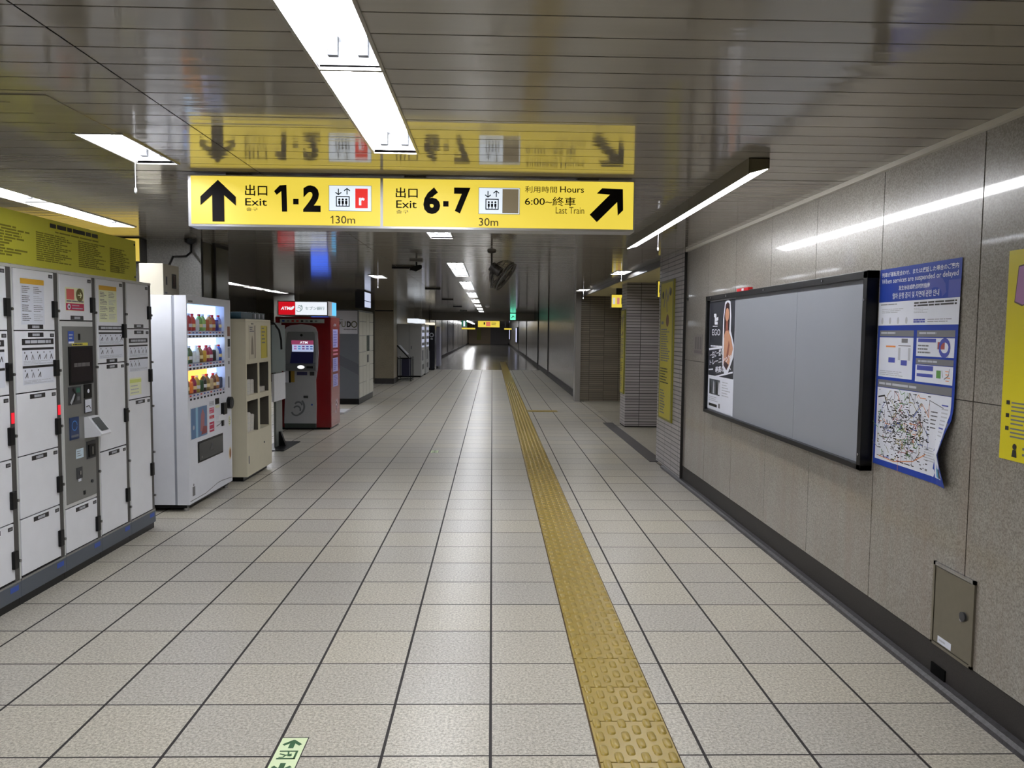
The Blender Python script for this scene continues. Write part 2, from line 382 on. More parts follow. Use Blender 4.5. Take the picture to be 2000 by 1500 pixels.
def left_side():
    b = MB(); b.box(-5.1, -5, YB, 7.75, 0, CZ, M_LEFTW); struct(b.done('wall_left'))
    b = MB(); b.box(-5.1, 2.1, YB-.1, YB, 0, CZ, M_LEFTW); struct(b.done('wall_back'))
    b = MB(); b.box(-5.1, -2.85, 7.75, 8.5, 0, CZ, M_LEFTW)
    M_MET = mat('dull_metal_panel', (104, 102, 84), .22, .6)
    b.box(-2.85, -2.84, 7.78, 8.05, 1.2, 2.41, M_MET); b.box(-2.85, -2.842, 7.755, 7.78, .6, 2.43, M_GROOVE)
    b.box(-2.85, -2.82, 8.05, 8.085, 1.55, CZ, M_GROOVE); b.box(-2.85, -2.835, 8.09, 8.5, 1.2, 2.4, M_MET); b.box(-2.85, -2.832, 8.09, 8.5, 2.4, CZ, M_GROOVE)
    struct(b.done('pillar_left'))
    b = MB(); b.box(-7.1, -7, 8.5, 24, 0, CZ, M_LEFTW); struct(b.done('wall_left_aisle'))
    b = MB(); b.box(-7, -5.1, 8.4, 8.5, 0, CZ, M_LEFTW); struct(b.done('wall_left_return'))
    M_OL = granite('olive_back_wall', (84, 80, 66), (104, 99, 84), .35, 0, 40)
    b = MB(); b.box(-7, -3.43, 23.4, 23.6, 0, CZ, M_OL); b.box(-6.6, -5.6, 23.36, 23.4, 0, 2.05, mat('brown_door', (72, 60, 48), .5)); b.box(-4.9, -4.0, 23.37, 23.4, 0, 2.1, mat('grey_service_door', (112, 108, 100), .4)); struct(b.done('wall_left_end'))
    b = MB(); b.box(-3.43, -2.88, 22.9, 23.7, .16, CZ, M_BEIGE); b.box(-3.44, -2.87, 22.89, 23.7, 0, .16, M_SKIRT); b.box(-3.42, -2.89, 22.895, 22.9, 2.12, 2.15, M_GROOVE); struct(b.done('pillar_beige'))
    b = MB(); b.box(-5.35, -4.85, 19.3, 19.8, 0, CZ, mat('grey_pillar_stone', (96, 93, 88), .25)); struct(b.done('pillar_aisle'))
    b = MB(); b.box(-3.3, -3.2, 23.6, 32.2, 0, CZ, M_LEFTW); struct(b.done('wall_left_machines'))
    b = MB(); b.box(-3.3, -2.9, 32.2, 32.3, 0, CZ, M_LEFTW); b.box(-3.0, -2.9, 32.3, YE, 0, CZ, M_WALL_FAR)
    for y in (36, 40, 45, 51, 58, 66, 76): b.box(-2.9, -2.885, y, y+.15, 0, CZ, M_GROOVE)
    struct(b.done('wall_left_far'))
    b = MB(); b.box(-2.9, -2.87, 32.3, YE, 0, .15, M_SKIRT); struct(b.done('baseboard_left_far'))
    b = MB(); b.box(-5, 2.1, YE, YE+.1, 0, CZ, mat('end_wall_beige', (222, 200, 168), .6)); b.box(-.2, 2, YE-.02, YE, 0, CZ, mat('end_wall_grey', (150, 145, 145), .5)); struct(b.done('wall_end'))
left_side()

# ------------------------------------------------------------------ tactile paving
def tactile():
    M = mat('tactile_yellow', (152, 130, 58), .3, 0, 0, .14, 14)
    MG = mat('tactile_joint', (66, 48, 22), .8)
    b = MB(); b.box(TX0-.006, TX1+.006, 1.2, 40, 0, .002, MG); y = 1.208-.3; y += .012
    while y < 40: b.box(TX0, TX1, max(y+.003, 1.21), y+.297, .001, .006, M); y += .3
    b.box(TX1+.01, 1.3, 15.15, 15.45, .001, .006, M)
    prof = [(1.0, 0), (.9, .0042), (.7, .0062)]; seg = 10
    for c in range(6):
        x = TX0+.025+c*.05; yy = 1.3+(c % 2)*.05
        while yy < 24:
            hx, hy = .0165, .035; vs = []
            for s_, h in prof:
                for i in range(seg):
                    a = 2*math.pi*i/seg; ca, sa = math.cos(a), math.sin(a)
                    vs.append((x+hx*s_*math.copysign(abs(ca)**.55, ca), yy+hy*(.1+.9*s_)*math.copysign(abs(sa)**.55, sa), .006+h))
            fs = [(j*seg+i, j*seg+(i+1) % seg, (j+1)*seg+(i+1) % seg, (j+1)*seg+i) for j in (0, 1) for i in range(seg)] + [tuple(range(2*seg, 3*seg))]
            b.mesh(vs, fs, M, True); yy += .1
    tag(b.done('tactile_paving'), 'yellow tactile paving strip with raised ovals running along the tiled floor', 'tactile paving')
tactile()

# ------------------------------------------------------------------ lamps
M_FARSTRIP = mat('far_strip_light', (252, 252, 255), emit=22)
M_TUBE_FAR = mat('old_lamp_tube_light', (248, 250, 255), emit=TUBE*.5)
def lamp_proto(name, L, W, label, loc, group, tube=M_TUBE):
    t = thing(name, label, 'ceiling lamp', loc, group); x, y, z = loc; a, c = x-W/2, x+W/2; d = .086
    b = MB()
    b.face([(a, y, z+d), (c, y, z+d), (c, y+L, z+d), (a, y+L, z+d)], M_TRAY)
    b.face([(a, y, z), (a, y, z+d), (a, y+L, z+d), (a, y+L, z)], M_TRAY); b.face([(c, y, z), (c, y+L, z), (c, y+L, z+d), (c, y, z+d)], M_TRAY)
    b.face([(a, y, z), (c, y, z), (c, y, z+d), (a, y, z+d)], M_TRAY); b.face([(a, y+L, z), (a, y+L, z+d), (c, y+L, z+d), (c, y+L, z)], M_TRAY)
    b.prism(Fr((0, 0, 0), (1, 0, 0), (0, 0, 1)), [(x-.018, z+d), (x+.018, z+d), (x, z+.045)], M_TRAY, -(y+.05), -(y+L-.05))
    b.done('tray', t)
    b = MB(); e = .011
    for r in ((a-e, a, y-e, y+L+e), (c, c+e, y-e, y+L+e), (a, c, y-e, y), (a, c, y+L, y+L+e)): b.box(r[0], r[1], r[2], r[3], z-.006, z+.004, M_TRIM)
    b.done('frame', t)
    for s in (-1, 1):
        xx = x+s*W*.24
        b = MB(); b.cyl((xx, y+.07, z+.05), (xx, y+L-.07, z+.05), .0155, tube, 12); b.done('tube', t)
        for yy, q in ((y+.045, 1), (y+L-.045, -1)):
            b = MB(); b.box(xx-.017, xx+.017, yy-.012*1, yy+.02*q if q > 0 else yy+.012, z+.025, z+d, mat('lamp_socket_shaded', (34, 35, 38), .5), .003); b.done('socket', t)  # dark socket colour stands in for the shading at the tube ends
    return t
G = 'twin tube lamps of the centre ceiling row'
p0 = lamp_proto('ceiling_lamp', 1.21, .205, 'bright twin tube lamp overhead, cut by the top edge of the photo', (ROW_X, ROW[2], CZ), G)
dup(p0, (ROW_X, ROW[3], CZ), 'bright twin tube lamp ending just in front of the yellow exit sign')
dup(p0, (ROW_X, ROW[4], CZ), 'twin tube lamp peeking out just below the yellow exit sign')
pf = None
for i, y in enumerate(ROW[5:]): 
    if pf is None: pf = lamp_proto('ceiling_lamp', 1.21, .205, 'first twin tube lamp of the centre row beyond the one under the exit sign', (ROW_X, y, CZ), G, M_TUBE_FAR)
    else: dup(pf, (ROW_X, y, CZ), '%s twin tube lamp of the centre row beyond the one under the exit sign' % ORD[i])
for k, y in enumerate((40.0, 46.0, 54.0)):  # strip lights added out of sight to brighten the far corridor
    b = MB(); b.box(-.6, -.4, y, y+2.4, CZ-.03, CZ-.001, M_FARSTRIP); tag(b.done('strip_light', org=(-.5, y, CZ)), ('added strip light hidden just behind the ceiling beam', 'added unseen strip light above the distant yellow direction sign', 'added unseen strip light past the distant yellow direction sign')[k], 'ceiling lamp', 'added strip lights beyond the beam')
for i, y in enumerate(ROW[:2]): dup(p0, (ROW_X, y, CZ), 'added unseen twin tube ceiling lamp behind the camera, %s' % ('farther one' if i == 0 else 'nearer one'))  # unseen lamps added behind the camera to raise the light level
GL = 'twin tube lamps above the lockers'
p1 = lamp_proto('ceiling_lamp', 1.21, .21, 'twin tube lamp above the yellow locker board, cut by the left photo edge', (-3.18, LEFT_OVER[0], CZ), GL)
dup(p1, (-3.18, LEFT_OVER[1], CZ), 'twin tube lamp above the far end of the yellow locker board')
for y, w in zip(AISLE, ('nearest', 'middle', 'farthest')): dup(p1, (-5.0, y, CZ), '%s of three bright lamps in the left aisle above the newspaper cabinet' % w, 'lamps of the left aisle')
GS = 'short lamps along the ceiling sides'
p2 = lamp_proto('ceiling_lamp', .62, .205, 'short bright lamp with pull cord left of the yellow exit sign', (SHORT[0][0], SHORT[0][1], CZ), GS)
dup(p2, (*SHORT[1], CZ), 'short lamp with pull cord on the ceiling above the grey parcel locker')
dup(p2, (*SHORT[2], CZ), 'short lamp with pull cord above the nearer brick opening')
dup(p2, (*SHORT[3], CZ), 'short lamp with pull cord above the far brick corner')
def cord(x, y, z, L, label):
    b = MB(); b.cyl((x, y, z), (x, y, z-L), .0014, M_WHITE, 6); b.lathe((x, y, z-L-.03), [(.001, 0), (.008, .008), (.006, .024), (.002, .03)], M_WHITE, 10)
    tag(b.done('pull_cord', org=(x, y, z)), label, 'pull cord', 'lamp pull cords')
cord(-1.78, 3.98, CZ, .17, 'white pull cord hanging left of the yellow exit sign')
cord(-1.85, 12.7, CZ, .16, 'white pull cord hanging above the grey parcel locker')
cord(1.86, 11.3, CZ, .1, 'white pull cord below the lamp over the nearer brick opening')
cord(1.86, 16.0, CZ, .16, 'white pull cord below the lamp at the far brick corner')
cord(1.35, 6.4, 2.385, .12, 'white pull cord hanging from the long slanted wall lamp')
def slant_lamp():
    HO = mat('lamp_housing_olive', (112, 106, 84), .3, .3)
    F = Fr((0, 0, 0), (1, 0, 0), (0, 0, 1)); y = 3.87
    names = ('nearest', 'middle', 'farthest')
    for i in range(3):
        y1 = y+1.173
        t = thing('wall_washer_lamp', '%s section of the long slanted lamp along the right ceiling edge' % names[i], 'ceiling lamp', (1.31, y, CZ), 'slanted lamps facing the granite wall')
        b = MB(); b.prism(F, [(1.257, 2.43), (1.257, 2.352), (1.262, 2.352), (1.262, 2.425), (1.355, 2.425), (1.355, 2.378), (1.36, 2.378), (1.36, 2.43)], HO, -(y1-.002), -y)
        b.prism(F, [(1.26, 2.43), (1.26, 2.354), (1.358, 2.38), (1.358, 2.43)], HO, -(y+.012), -y); b.prism(F, [(1.26, 2.43), (1.26, 2.354), (1.358, 2.38), (1.358, 2.43)], HO, -(y1-.002), -(y1-.014)); b.done('housing', t)
        b = MB(); b.prism(F, [(1.262, 2.3525), (1.355, 2.377), (1.355, 2.382), (1.262, 2.358)], M_DIFF, -(y1-.014), -(y+.012)); b.done('diffuser', t)
        y = y1
slant_lamp()
b = MB(); b.box(-2.2, -2.02, 60, 90, CZ-.03, CZ-.001, M_FARSTRIP); tag(b.done('strip_light', org=(-2.1, 60, CZ)), 'distant lit strip light beyond the ceiling beam', 'ceiling lamp')
# unseen lamps added round the corner to light the side passage
for i, (x, y) in enumerate(((4.2, 11.2), (4.2, 15.4))):
    b = MB(); b.box(x-.1, x+.1, y-.3, y+.3, 2.36, 2.384, mat('added_passage_lamp_light', (255, 236, 190), emit=9)); tag(b.done('added_passage_lamp', org=(x, y, 2.38)), ('added unseen surface lamp in the side passage, nearer the hall lamps', 'added unseen surface lamp in the side passage, by the far brick wall')[i], 'ceiling lamp', 'added lamps of the side passage')
# ceiling vents
for i, y in enumerate((10.74, 16.0, 21.3, 27.3, 33.0)):
    b = MB(); b.box(-1.37, -1.06, y-.05, y+.05, CZ-.03, CZ-.0005, M_BLACK, .004); b.box(-1.38, -1.05, y+.05, y+.06, CZ-.008, CZ-.0005, M_TRIM)
    tag(b.done('ceiling_vent', org=(-1.2, y, CZ)), 'dark slot vent in the ceiling left of the lamp row, %s from the near end' % ORD[i], 'vent', 'slot vents')
b = MB(); b.lathe((-.17, 26.9, CZ), [(.001, -.05), (.05, -.045), (.075, -.02), (.08, 0)], M_WHITE, 16); tag(b.done('smoke_detector', org=(-.17, 26.9, CZ)), 'round white smoke detector on the far ceiling right of the lamp row', 'smoke detector')
b = MB(); b.box(-1.865, -1.675, 3.02, 3.585, CZ-.004, CZ-.0005, M_CEIL); tag(b.done('ceiling_cover', org=(-1.77, 3.3, CZ)), 'narrow cover panel in the ceiling next to the short left lamp', 'cover panel')

# ------------------------------------------------------------------ hanging exit sign
def arrow_up(b, F, u, v, h, w, m, k=.002, rot=0.0):
    sh = .17*w; pts_s = [(-sh/1.0, -h/2), (sh, -h/2), (sh, h*.38), (-sh, h*.38)]
    hd = [(0, h/2), (w/2, h*.5-w*.47), (w/2, h*.5-w*.72), (0, h*.5-w*.28), (-w/2, h*.5-w*.72), (-w/2, h*.5-w*.47)]
    cr, sr = math.cos(rot), math.sin(rot)
    tr = lambda P: [(u+a*cr-c*sr, v+a*sr+c*cr) for a, c in P]
    b.poly(F, tr(pts_s), m, k); b.poly(F, tr([hd[0], hd[5], hd[4], hd[3]]), m, k+.0004); b.poly(F, tr([hd[0], hd[3], hd[2], hd[1]]), m, k+.0004)
def lift_icon(b, F, u0, v0, u1, v1, m):
    w, h = u1-u0, v1-v0; t = w*.045
    x0, x1, y0, y1 = u0+w*.18, u1-w*.18, v0+h*.08, v0+h*.58
    for r in ((x0, y0, x1, y0+t), (x0, y1-t, x1, y1), (x0, y0, x0+t, y1), (x1-t, y0, x1, y1)): b.rect(F, *r, m, .0035)
    for i in (-1, 0, 1):
        c = (x0+x1)/2+i*w*.16; b.disc(F, c, y0+h*.34, w*.05, m, .0035, None, 10); b.rect(F, c-w*.05, y0+h*.13, c+w*.05, y0+h*.28, m, .0035); b.rect(F, c-w*.022, y0+h*.05, c+w*.022, y0+h*.16, m, .0035)
    for c, d in (((x0+x1)/2-w*.2, -1), ((x0+x1)/2+w*.2, 1)):
        b.rect(F, c-t/2, v0+h*.66, c+t/2, v0+h*.93, m, .0035); tip = v0+h*(.94 if d > 0 else .65)
        b.stroke(F, [(c-w*.13, tip-d*h*.1), (c, tip), (c+w*.13, tip-d*h*.1)], t, m, .0036)
def exit_sign():
    Y = 4.42; x0, x1, z0, z1 = -1.692, .795, 2.13, 2.414; wd, ht = x1-x0, z1-z0
    t = thing('hanging_exit_sign', 'long yellow backlit exit sign hanging from the ceiling, reading 1 2 and 6 7', 'sign', ((x0+x1)/2, Y, CZ))
    ALU = mat('sign_frame_aluminium', (196, 196, 200), .3, .5)
    b = MB(); b.box(x0, x1, Y, Y+.14, z0, z1, ALU, .002); [b.box(q, q+.12, Y+.03, Y+.11, z1, CZ, mat('sign_hanger_grey', (120, 116, 108), .4)) for q in (x0+.2, -.5, x1-.32)]; b.done('housing', t)
    b = MB(); F = FY(Y); xm = -.622
    b.plate(F, x0+.018, z0+.014, xm-.008, z1-.008, M_YELLIT, 0, .003); fl_ = b.done('face_panel', t)
    b = MB(); b.plate(F, xm+.008, z0+.014, x1-.008, z1-.008, M_YELLIT, 0, .003); fr_ = b.done('face_panel', t)
    b = MB(); F = FY(Y-.0035)
    # pixel box of the photo's sign face mapped on to the panel
    P = lambda px, py: (x0+(px-367)/(1240-367)*wd, z1-(py-(340+(px-367)*.0223))/(101-(px-367)*.0115)*ht)
    W = mat('backlit_panel_white', (226, 236, 246), emit=1.0); RD = mat('backlit_red', (232, 46, 40), emit=.9); GRY = mat('sign_patch_grey', (128, 116, 92), emit=.75)
    K = mat('sign_black', (20, 18, 19), .8, 0, 0, .05, 9, .1); KB = mat('sign_brown_black', (74, 60, 12), emit=.6)
    u, v = P(426, 392); arrow_up(b, F, u, v, .228, .195, K)
    def T(s, a, c, d, e, bold=0.0, m=K): (u0, v1), (u1, v0) = P(a, c), P(d, e); b.text(F, s, u0, v0, u1, v1, m, bold)
    T('出口', 478, 361, 521, 383, .012); T('Exit', 478, 387, 520, 402, .006); T('출구', 480, 405, 502, 412, 0, KB)
    (lambda q: b.poly(F, [P(*w) for w in ((545, 363), (558, 362), (559, 413), (549, 413), (548, 374), (539, 381), (534, 374))], K, .0015))(0); T('2', 590, 363, 624, 414, .05); u, v = P(576, 394); b.rect(F, u-.015, v-.015, u+.015, v+.015, K)
    def icon(a, c, d, e, right):
        (u0, v1), (u1, v0) = P(a, c), P(d, e); b.rect(F, u0-.003, v0-.003, u1+.003, v1+.003, mat('icon_edge_grey', (150, 150, 140), emit=.7), .001); b.rect(F, u0, v0, u1, v1, W, .002)
        mid = u0+(u1-u0)*.58; lift_icon(b, F, u0+.015, v0+.012, mid, v1-.008, K)
        if right == 'r':
            b.rect(F, mid+.01, v0+.014, u1-.018, v1-.014, RD, .003); b.text(F, 'r', mid+.03, v0+.03, u1-.034, v0+.072, W, .04, .004)
        else: b.rect(F, mid, v0+.004, u1-.004, v1-.004, GRY, .003)
    icon(641, 364, 722, 412, 'r'); T('30m', 653, 421, 691, 436, .004, KB); b.poly(F, [P(*w) for w in ((646.5, 421), (648.5, 421), (648.5, 436), (646.5, 436), (646.5, 424), (643, 426), (643, 424.3))], KB, .0015); b.done('lettering', fl_); b = MB()
    T('出口', 770, 368, 813, 388, .012); T('Exit', 771, 392, 811, 407, .006); T('출구', 771, 410, 795, 417, 0, KB)
    T('6', 824, 368, 857, 418, .05); T('7', 884, 369, 916, 417, .05); u, v = P(868, 399); b.rect(F, u-.015, v-.015, u+.015, v+.015, K)
    icon(933, 370, 1012, 418, 'g'); T('30m', 933, 425, 971, 440, .004, KB)
    T('利用時間', 1023, 367, 1086, 380, .004, KB); T('Hours', 1092, 368, 1139, 380, .008); T('6:00~終車', 1023, 386, 1123, 404, .006); T('Last Train', 1084, 405, 1140, 418, 0, KB)
    u, v = P(1187, 400); arrow_up(b, F, u, v, .232, .17, K, .002, -math.pi/4)
    b.done('lettering', fr_)
exit_sign()

# ------------------------------------------------------------------ coin lockers
M_LOCK = mat('locker_door_white', (226, 227, 232), .38); M_LFRM = mat('locker_frame_grey', (198, 198, 197), .4); M_STRIP = mat('locker_strip_dark', (70, 68, 66), .45)
M_KICK = mat('locker_kick_slate', (78, 84, 92), .45); M_TAG = mat('number_tag_black', (34, 32, 34), .4)
LX = -2.63
def instr(b, F, u0, v0, u1, v1, seed):
    h = v1-v0
    b.rect(F, u0, v1-h*.13, u1, v1, M_TAG, .0015); b.lines(F, u0+.03, v1-h*.105, u1-.03, v1-h*.025, 1, M_INKL, .8, seed, .002, True)
    for (a, c, n) in ((.24, .56, 5), (.62, .97, 3)):
        b.rect(F, u0, v1-h*c, u1, v1-h*a, M_PAPER, .001); b.rect(F, u0, v1-h*a, u1, v1-h*a+h*.05, M_TAG, .0016)
        w = (u1-u0)/5
        for i in range(n):
            x = u0+w*(i+.3); R = random.Random(seed+i); b.rect(F, x, v1-h*(a+.07), x+w*.12, v1-h*(a+.035), M_INK, .0016)
            b.stroke(F, [(x+w*.1, v1-h*(a+.2)), (x+w*R.uniform(.2, .5), v1-h*(a+.1)), (x+w*.45, v1-h*(a+.2))], .006, M_INKG if i % 2 else M_INK, .0016)
        b.lines(F, u0+.01, v1-h*(c-.015), u1-.01, v1-h*(c-.1), 3, M_INKL, .45, seed+9, .0016)
def door(t, y0, y1, z0, z1, plate=None, notice=None, latch=True, latch_z=None, zt=None):
    F = FX(LX); b = MB(); b.box(LX-.02, LX, y0, y1, z0, z1, M_LOCK, .003); d = b.done('door', t)
    b = MB(); b.plate(F, y1-.052, z1-.035, y1-.012, z1-.014, M_TAG, 0, .0015); b.rect(F, y1-.044, z1-.03, y1-.02, z1-.02, M_INKG, .002); b.done('door_tag', d)
    b = MB(); m = (y0+y1)/2
    for pz in plate or []: b.plate(F, m-.075, pz-.013, m+.075, pz+.013, M_TAG, 0, .0015); b.lines(F, m-.035, pz-.009, m+.035, pz+.009, 1, M_INKL, .8, int(pz*100), .002, True)
    if b.v: b.done('number_plate', d)
    if notice: notice(d, F)
    if latch:
        lz = latch_z if latch_z else z0+(z1-z0)*.36
        b = MB(); b.box(LX, LX+.018, y1-.03, y1+.012, lz-.05, lz+.05, M_BLACK, .004); b.done('latch', d)
    return d
def unit(y0, y1, label, doors, kick=True):
    t = thing('locker_unit', label, 'lockers', (LX-.3, (y0+y1)/2, 0), 'coin locker columns')
    b = MB(); b.box(-3.23, LX-.012, y0, y1, .14, 1.905, M_LFRM); b.box(LX-.013, LX-.004, y0, y0+.012, .15, 1.9, M_LFRM); b.box(LX-.013, LX-.002, y0, y1, 1.888, 1.905, M_LFRM)
    b.rect(FX(LX-.012), y0+.012, .15, y1, 1.888, M_GROOVE, .0005); b.done('body', t)
    b = MB(); b.box(LX-.012, LX-.003, y1-.044, y1-.004, .15, 1.888, M_STRIP); b.done('lock_strip', t)
    for z in (1.66, 1.3, .96, .6, .26):
        b = MB(); b.cyl((LX-.003, y1-.012, z), (LX+.012, y1-.012, z), .009, M_CHROME, 8); b.done('hinge_pin', t)
    b = MB(); b.box(-3.23, LX+.002, y0, y1, .05, .14, M_KICK); b.box(-3.2, LX-.012, y0, y1, 0, .05, M_BLACK); b.box(LX-.02, LX+.002, y0+.002, y1-.002, .14, .152, M_CHROME); b.done('kickboard', t)
    b = MB(); b.plate(FX(LX+.002), y1-.1, .098, y1-.025, .128, M_BLUE, 0, .001); b.done('kick_sticker', t)
    for d in doors: door(t, y0+.016, y1-.048, *d[:2], **(d[2] if len(d) > 2 else {}))
    return t
def notice_sheet(seed, top):
    def f(d, F):
        b = MB(); y = float(d['_y'])
        return b
    return f
def poster_note(y0, z0, y1, z1, head, seed, paper=None, tint=None):
    def f(d, F):
        b = MB(); b.rect(F, y0, z0, y1, z1, paper or M_PAPER, .001); b.rect(F, y0, z1-.03, y1, z1, head, .0016); m = (y0+y1)/2
        for i in range(4):
            za = z1-.04-(z1-z0-.05)*i/4; zb = za-(z1-z0-.05)/4*.82
            b.lines(F, y0+.012, zb, m-.008, za, 4, M_INKG, .4, seed+i, .0016); b.lines(F, m+.008, zb, y1-.012, za, 4, M_INKL if i % 2 else M_INKG, .35, seed+i+20, .0016)
        b.done('notice_sheet', d)
    return f
def instr_note(y0, z0, y1, z1, seed, extra=None):
    def f(d, F):
        b = MB(); instr(b, F, y0, z0, y1, z1, seed); b.done('instruction_sheet', d)
        if extra: extra(d, F)
    return f
M_HEAD = mat('notice_header_ochre', (206, 160, 48), .5)
Z = [1.886, 1.54, 1.188, .834, .48, .158]; gp = .005
def zz(i, **k): return (Z[i+1]+gp, Z[i]-(0 if i == 0 else gp*.4), k)
unit(3.442, 3.898, 'white locker column just outside the left photo edge', [zz(0), zz(1, plate=[1.52]), zz(2, plate=[1.165]), zz(3, plate=[.81]), zz(4, plate=[.455])])
unit(3.9, 4.352, 'white locker column cut by the left photo edge', [zz(0, notice=poster_note(4.0, 1.6, 4.22, 1.84, M_PAPERY, 3, M_PAPERY)), zz(1, notice=instr_note(3.94, 1.225, 4.27, 1.49, 5), plate=[1.52]), zz(2, plate=[1.165]), zz(3, plate=[.81]), zz(4, plate=[.455])])
unit(4.354, 4.812, 'white locker column with an orange-headed notice left of the payment panel', [zz(0, notice=poster_note(4.43, 1.575, 4.66, 1.834, M_HEAD, 11), plate=[1.563]), zz(1, plate=[1.517], notice=instr_note(4.43, 1.225, 4.745, 1.495, 17)), zz(2, plate=[1.165]), zz(3, plate=[.81]), zz(4, plate=[.455])])
def pay_unit():
    y0, y1 = 4.814, 5.258
    def red(d, F):
        b = MB(); b.rect(F, 4.888, 1.665, 5.108, 1.81, M_PAPERY, .001); b.rect(F, 4.9, 1.735, 4.99, 1.8, mat('sticker_salmon', (198, 92, 84), .5), .002); b.disc(F, 5.055, 1.766, .042, mat('sticker_olive', (92, 84, 32), .5), .002); b.text(F, '➔', 5.03, 1.75, 5.08, 1.782, M_PAPERY, 0, .003)
        b.lines(F, 4.9, 1.718, 5.1, 1.732, 1, M_INKG, .6, 2, .002, True); b.rect(F, 4.893, 1.668, 5.104, 1.712, mat('sticker_crimson', (176, 34, 74), .5), .002); b.disc(F, 4.925, 1.69, .018, M_PAPER, .003); b.disc(F, 4.925, 1.69, .008, M_INK, .0035); b.lines(F, 4.96, 1.672, 5.09, 1.708, 2, M_INKL, .35, 4, .003); b.done('payment_sticker', d)
    t = unit(y0, y1, 'locker column with the grey payment panel and touch screen', [(1.608, 1.886, dict(plate=[1.622], notice=red)), (.158, .43, dict(plate=[.405]))])
    SIL = mat('payment_panel_silver', (132, 132, 130), .35, .45)
    b = MB(); b.box(LX-.012, LX, y0+.004, y1-.05, .438, 1.6, M_LFRM); b.box(LX-.002, LX+.004, y0+.026, y1-.055, .46, 1.568, SIL, .002); p = b.done('payment_panel', t); F = FX(LX+.004)
    b = MB(); b.plate(F, 4.897, 1.2, 5.186, 1.442, M_BLACK, 0, .006); b.rect(F, 4.912, 1.215, 5.17, 1.428, mat('dark_screen', (40, 36, 38), .15), .007); b.lines(F, 4.95, 1.305, 5.14, 1.345, 1, mat('screen_dim_text', (92, 88, 88), .4), .6, 5, .0075, True); b.done('touch_screen', p)
    b = MB(); b.plate(F, 4.9, 1.462, 4.968, 1.538, M_BLUE, 0, .001); b.rect(F, 4.902, 1.462, 4.966, 1.474, M_PAPER, .002); b.lines(F, 4.91, 1.485, 4.955, 1.525, 2, M_INKL, .4, 6, .002); b.done('blue_sticker', p)
    b = MB(); b.plate(F, 5.02, 1.482, 5.042, 1.522, M_BLACK, 0, .002); b.done('camera_slot', p)
    b = MB(); b.plate(F, 4.943, 1.446, 5.133, 1.464, mat('label_yellow', (206, 196, 74), .5), 0, .001); b.lines(F, 4.95, 1.448, 5.12, 1.462, 1, M_INK, .5, 7, .002); b.done('yellow_label', p)
    b = MB(); b.plate(F, 4.885, 1.078, 5.03, 1.19, M_DGREY, 0, .004); b.stroke(F, [(4.905, 1.09), (4.95, 1.14)], .02, M_INKL, .006); b.stroke(F, [(4.93, 1.175), (4.965, 1.14), (4.94, 1.1)], .018, M_BLACK, .006); b.rect(F, 4.97, 1.15, 5.015, 1.18, mat('reader_green', (40, 92, 76), .5), .005); b.rect(F, 4.98, 1.1, 5.01, 1.125, M_INKG, .005); b.done('code_reader', p)
    b = MB(); b.plate(F, 5.068, 1.105, 5.16, 1.195, M_BLACK, 0, .006); b.disc(F, 5.115, 1.15, .013, M_PAPER, .007); b.plate(F, 5.068, 1.008, 5.16, 1.102, M_DGREY, 0, .004); b.rect(F, 5.074, 1.014, 5.154, 1.097, M_PAPER, .005); b.stroke(F, [(5.085, 1.05), (5.12, 1.055), (5.14, 1.035)], .006, M_INK, .006); b.done('receipt_slot', p)
    b = MB(); b.plate(F, 4.888, .858, 4.995, .998, mat('reader_navy', (26, 46, 84), .3), 0, .004); b.stroke(F, [(4.94+.03*math.cos(a*.5), .945+.03*math.sin(a*.5)) for a in range(13)], .006, mat('reader_blue', (70, 130, 200), .4), .005); b.lines(F, 4.9, .868, 4.985, .892, 1, M_INKG, .6, 3, .005, True); b.done('card_reader', p)
    b = MB(); Ft = Fr((0, 5.065, 0), (1, 0, 0), (0, 0, 1)); b.prism(Ft, [(LX+.004, .985), (LX+.03, .985), (LX+.115, .875), (LX+.105, .862), (LX+.004, .848)], M_WHITE, -.13, 0); s = b.done('pin_pad', p)
    a, c = Vector((LX+.034, 0, .985)), Vector((LX+.113, 0, .882)); Fs = Fr((a.x, 5.065, a.z), (0, 1, 0), (a-c).normalized()); L = (a-c).length
    b = MB(); b.rect(Fs, .018, -L+.014, .112, -.012, mat('keypad_grey', (74, 78, 78), .3), .0015); b.done('pad_screen', s)
    b = MB(); b.plate(F, 5.083, .708, 5.19, .822, M_DGREY, 0, .006); b.plate(F, 5.095, .72, 5.178, .8, M_BLACK, .006, .012); b.plate(F, 5.128, .735, 5.142, .785, M_CHROME, .012, .016); b.done('coin_slot', p)
    b = MB(); b.plate(F, 4.957, .73, 5.046, .79, mat('pale_blue_label', (196, 214, 226), .5), 0, .001); b.lines(F, 4.965, .74, 5.035, .782, 3, M_INKG, .3, 8, .002); b.done('paper_label', p)
    b = MB(); b.plate(F, 4.955, .6, 5.02, .672, M_DGREY, 0, .005); b.plate(F, 4.978, .625, 4.998, .65, M_CHROME, .005, .01); b.rect(F, 4.97, .582, 5.005, .6, M_PAPER, .004); b.done('change_slot', p)
    b = MB(); b.cyl(F.p(5.14, .555), F.p(5.14, .555, .008), .011, M_DGREY, 10); b.plate(F, 5.035, .485, 5.055, .51, M_BLACK, 0, .004); b.done('panel_lock', p)
    return t
pay_unit()
unit(5.26, 5.69, 'white locker column right of the payment panel with a yellow-headed notice', [(1.324, 1.886, dict(notice=lambda d, F: (poster_note(5.3, 1.6, 5.545, 1.845, M_HEAD, 31, M_PAPERY)(d, F), instr_note(5.285, 1.345, 5.632, 1.575, 37)(d, F)), plate=[1.335], latch_z=1.54)), (.727, 1.316, dict(plate=[1.295])), (.158, .718, dict(plate=[.697]))])
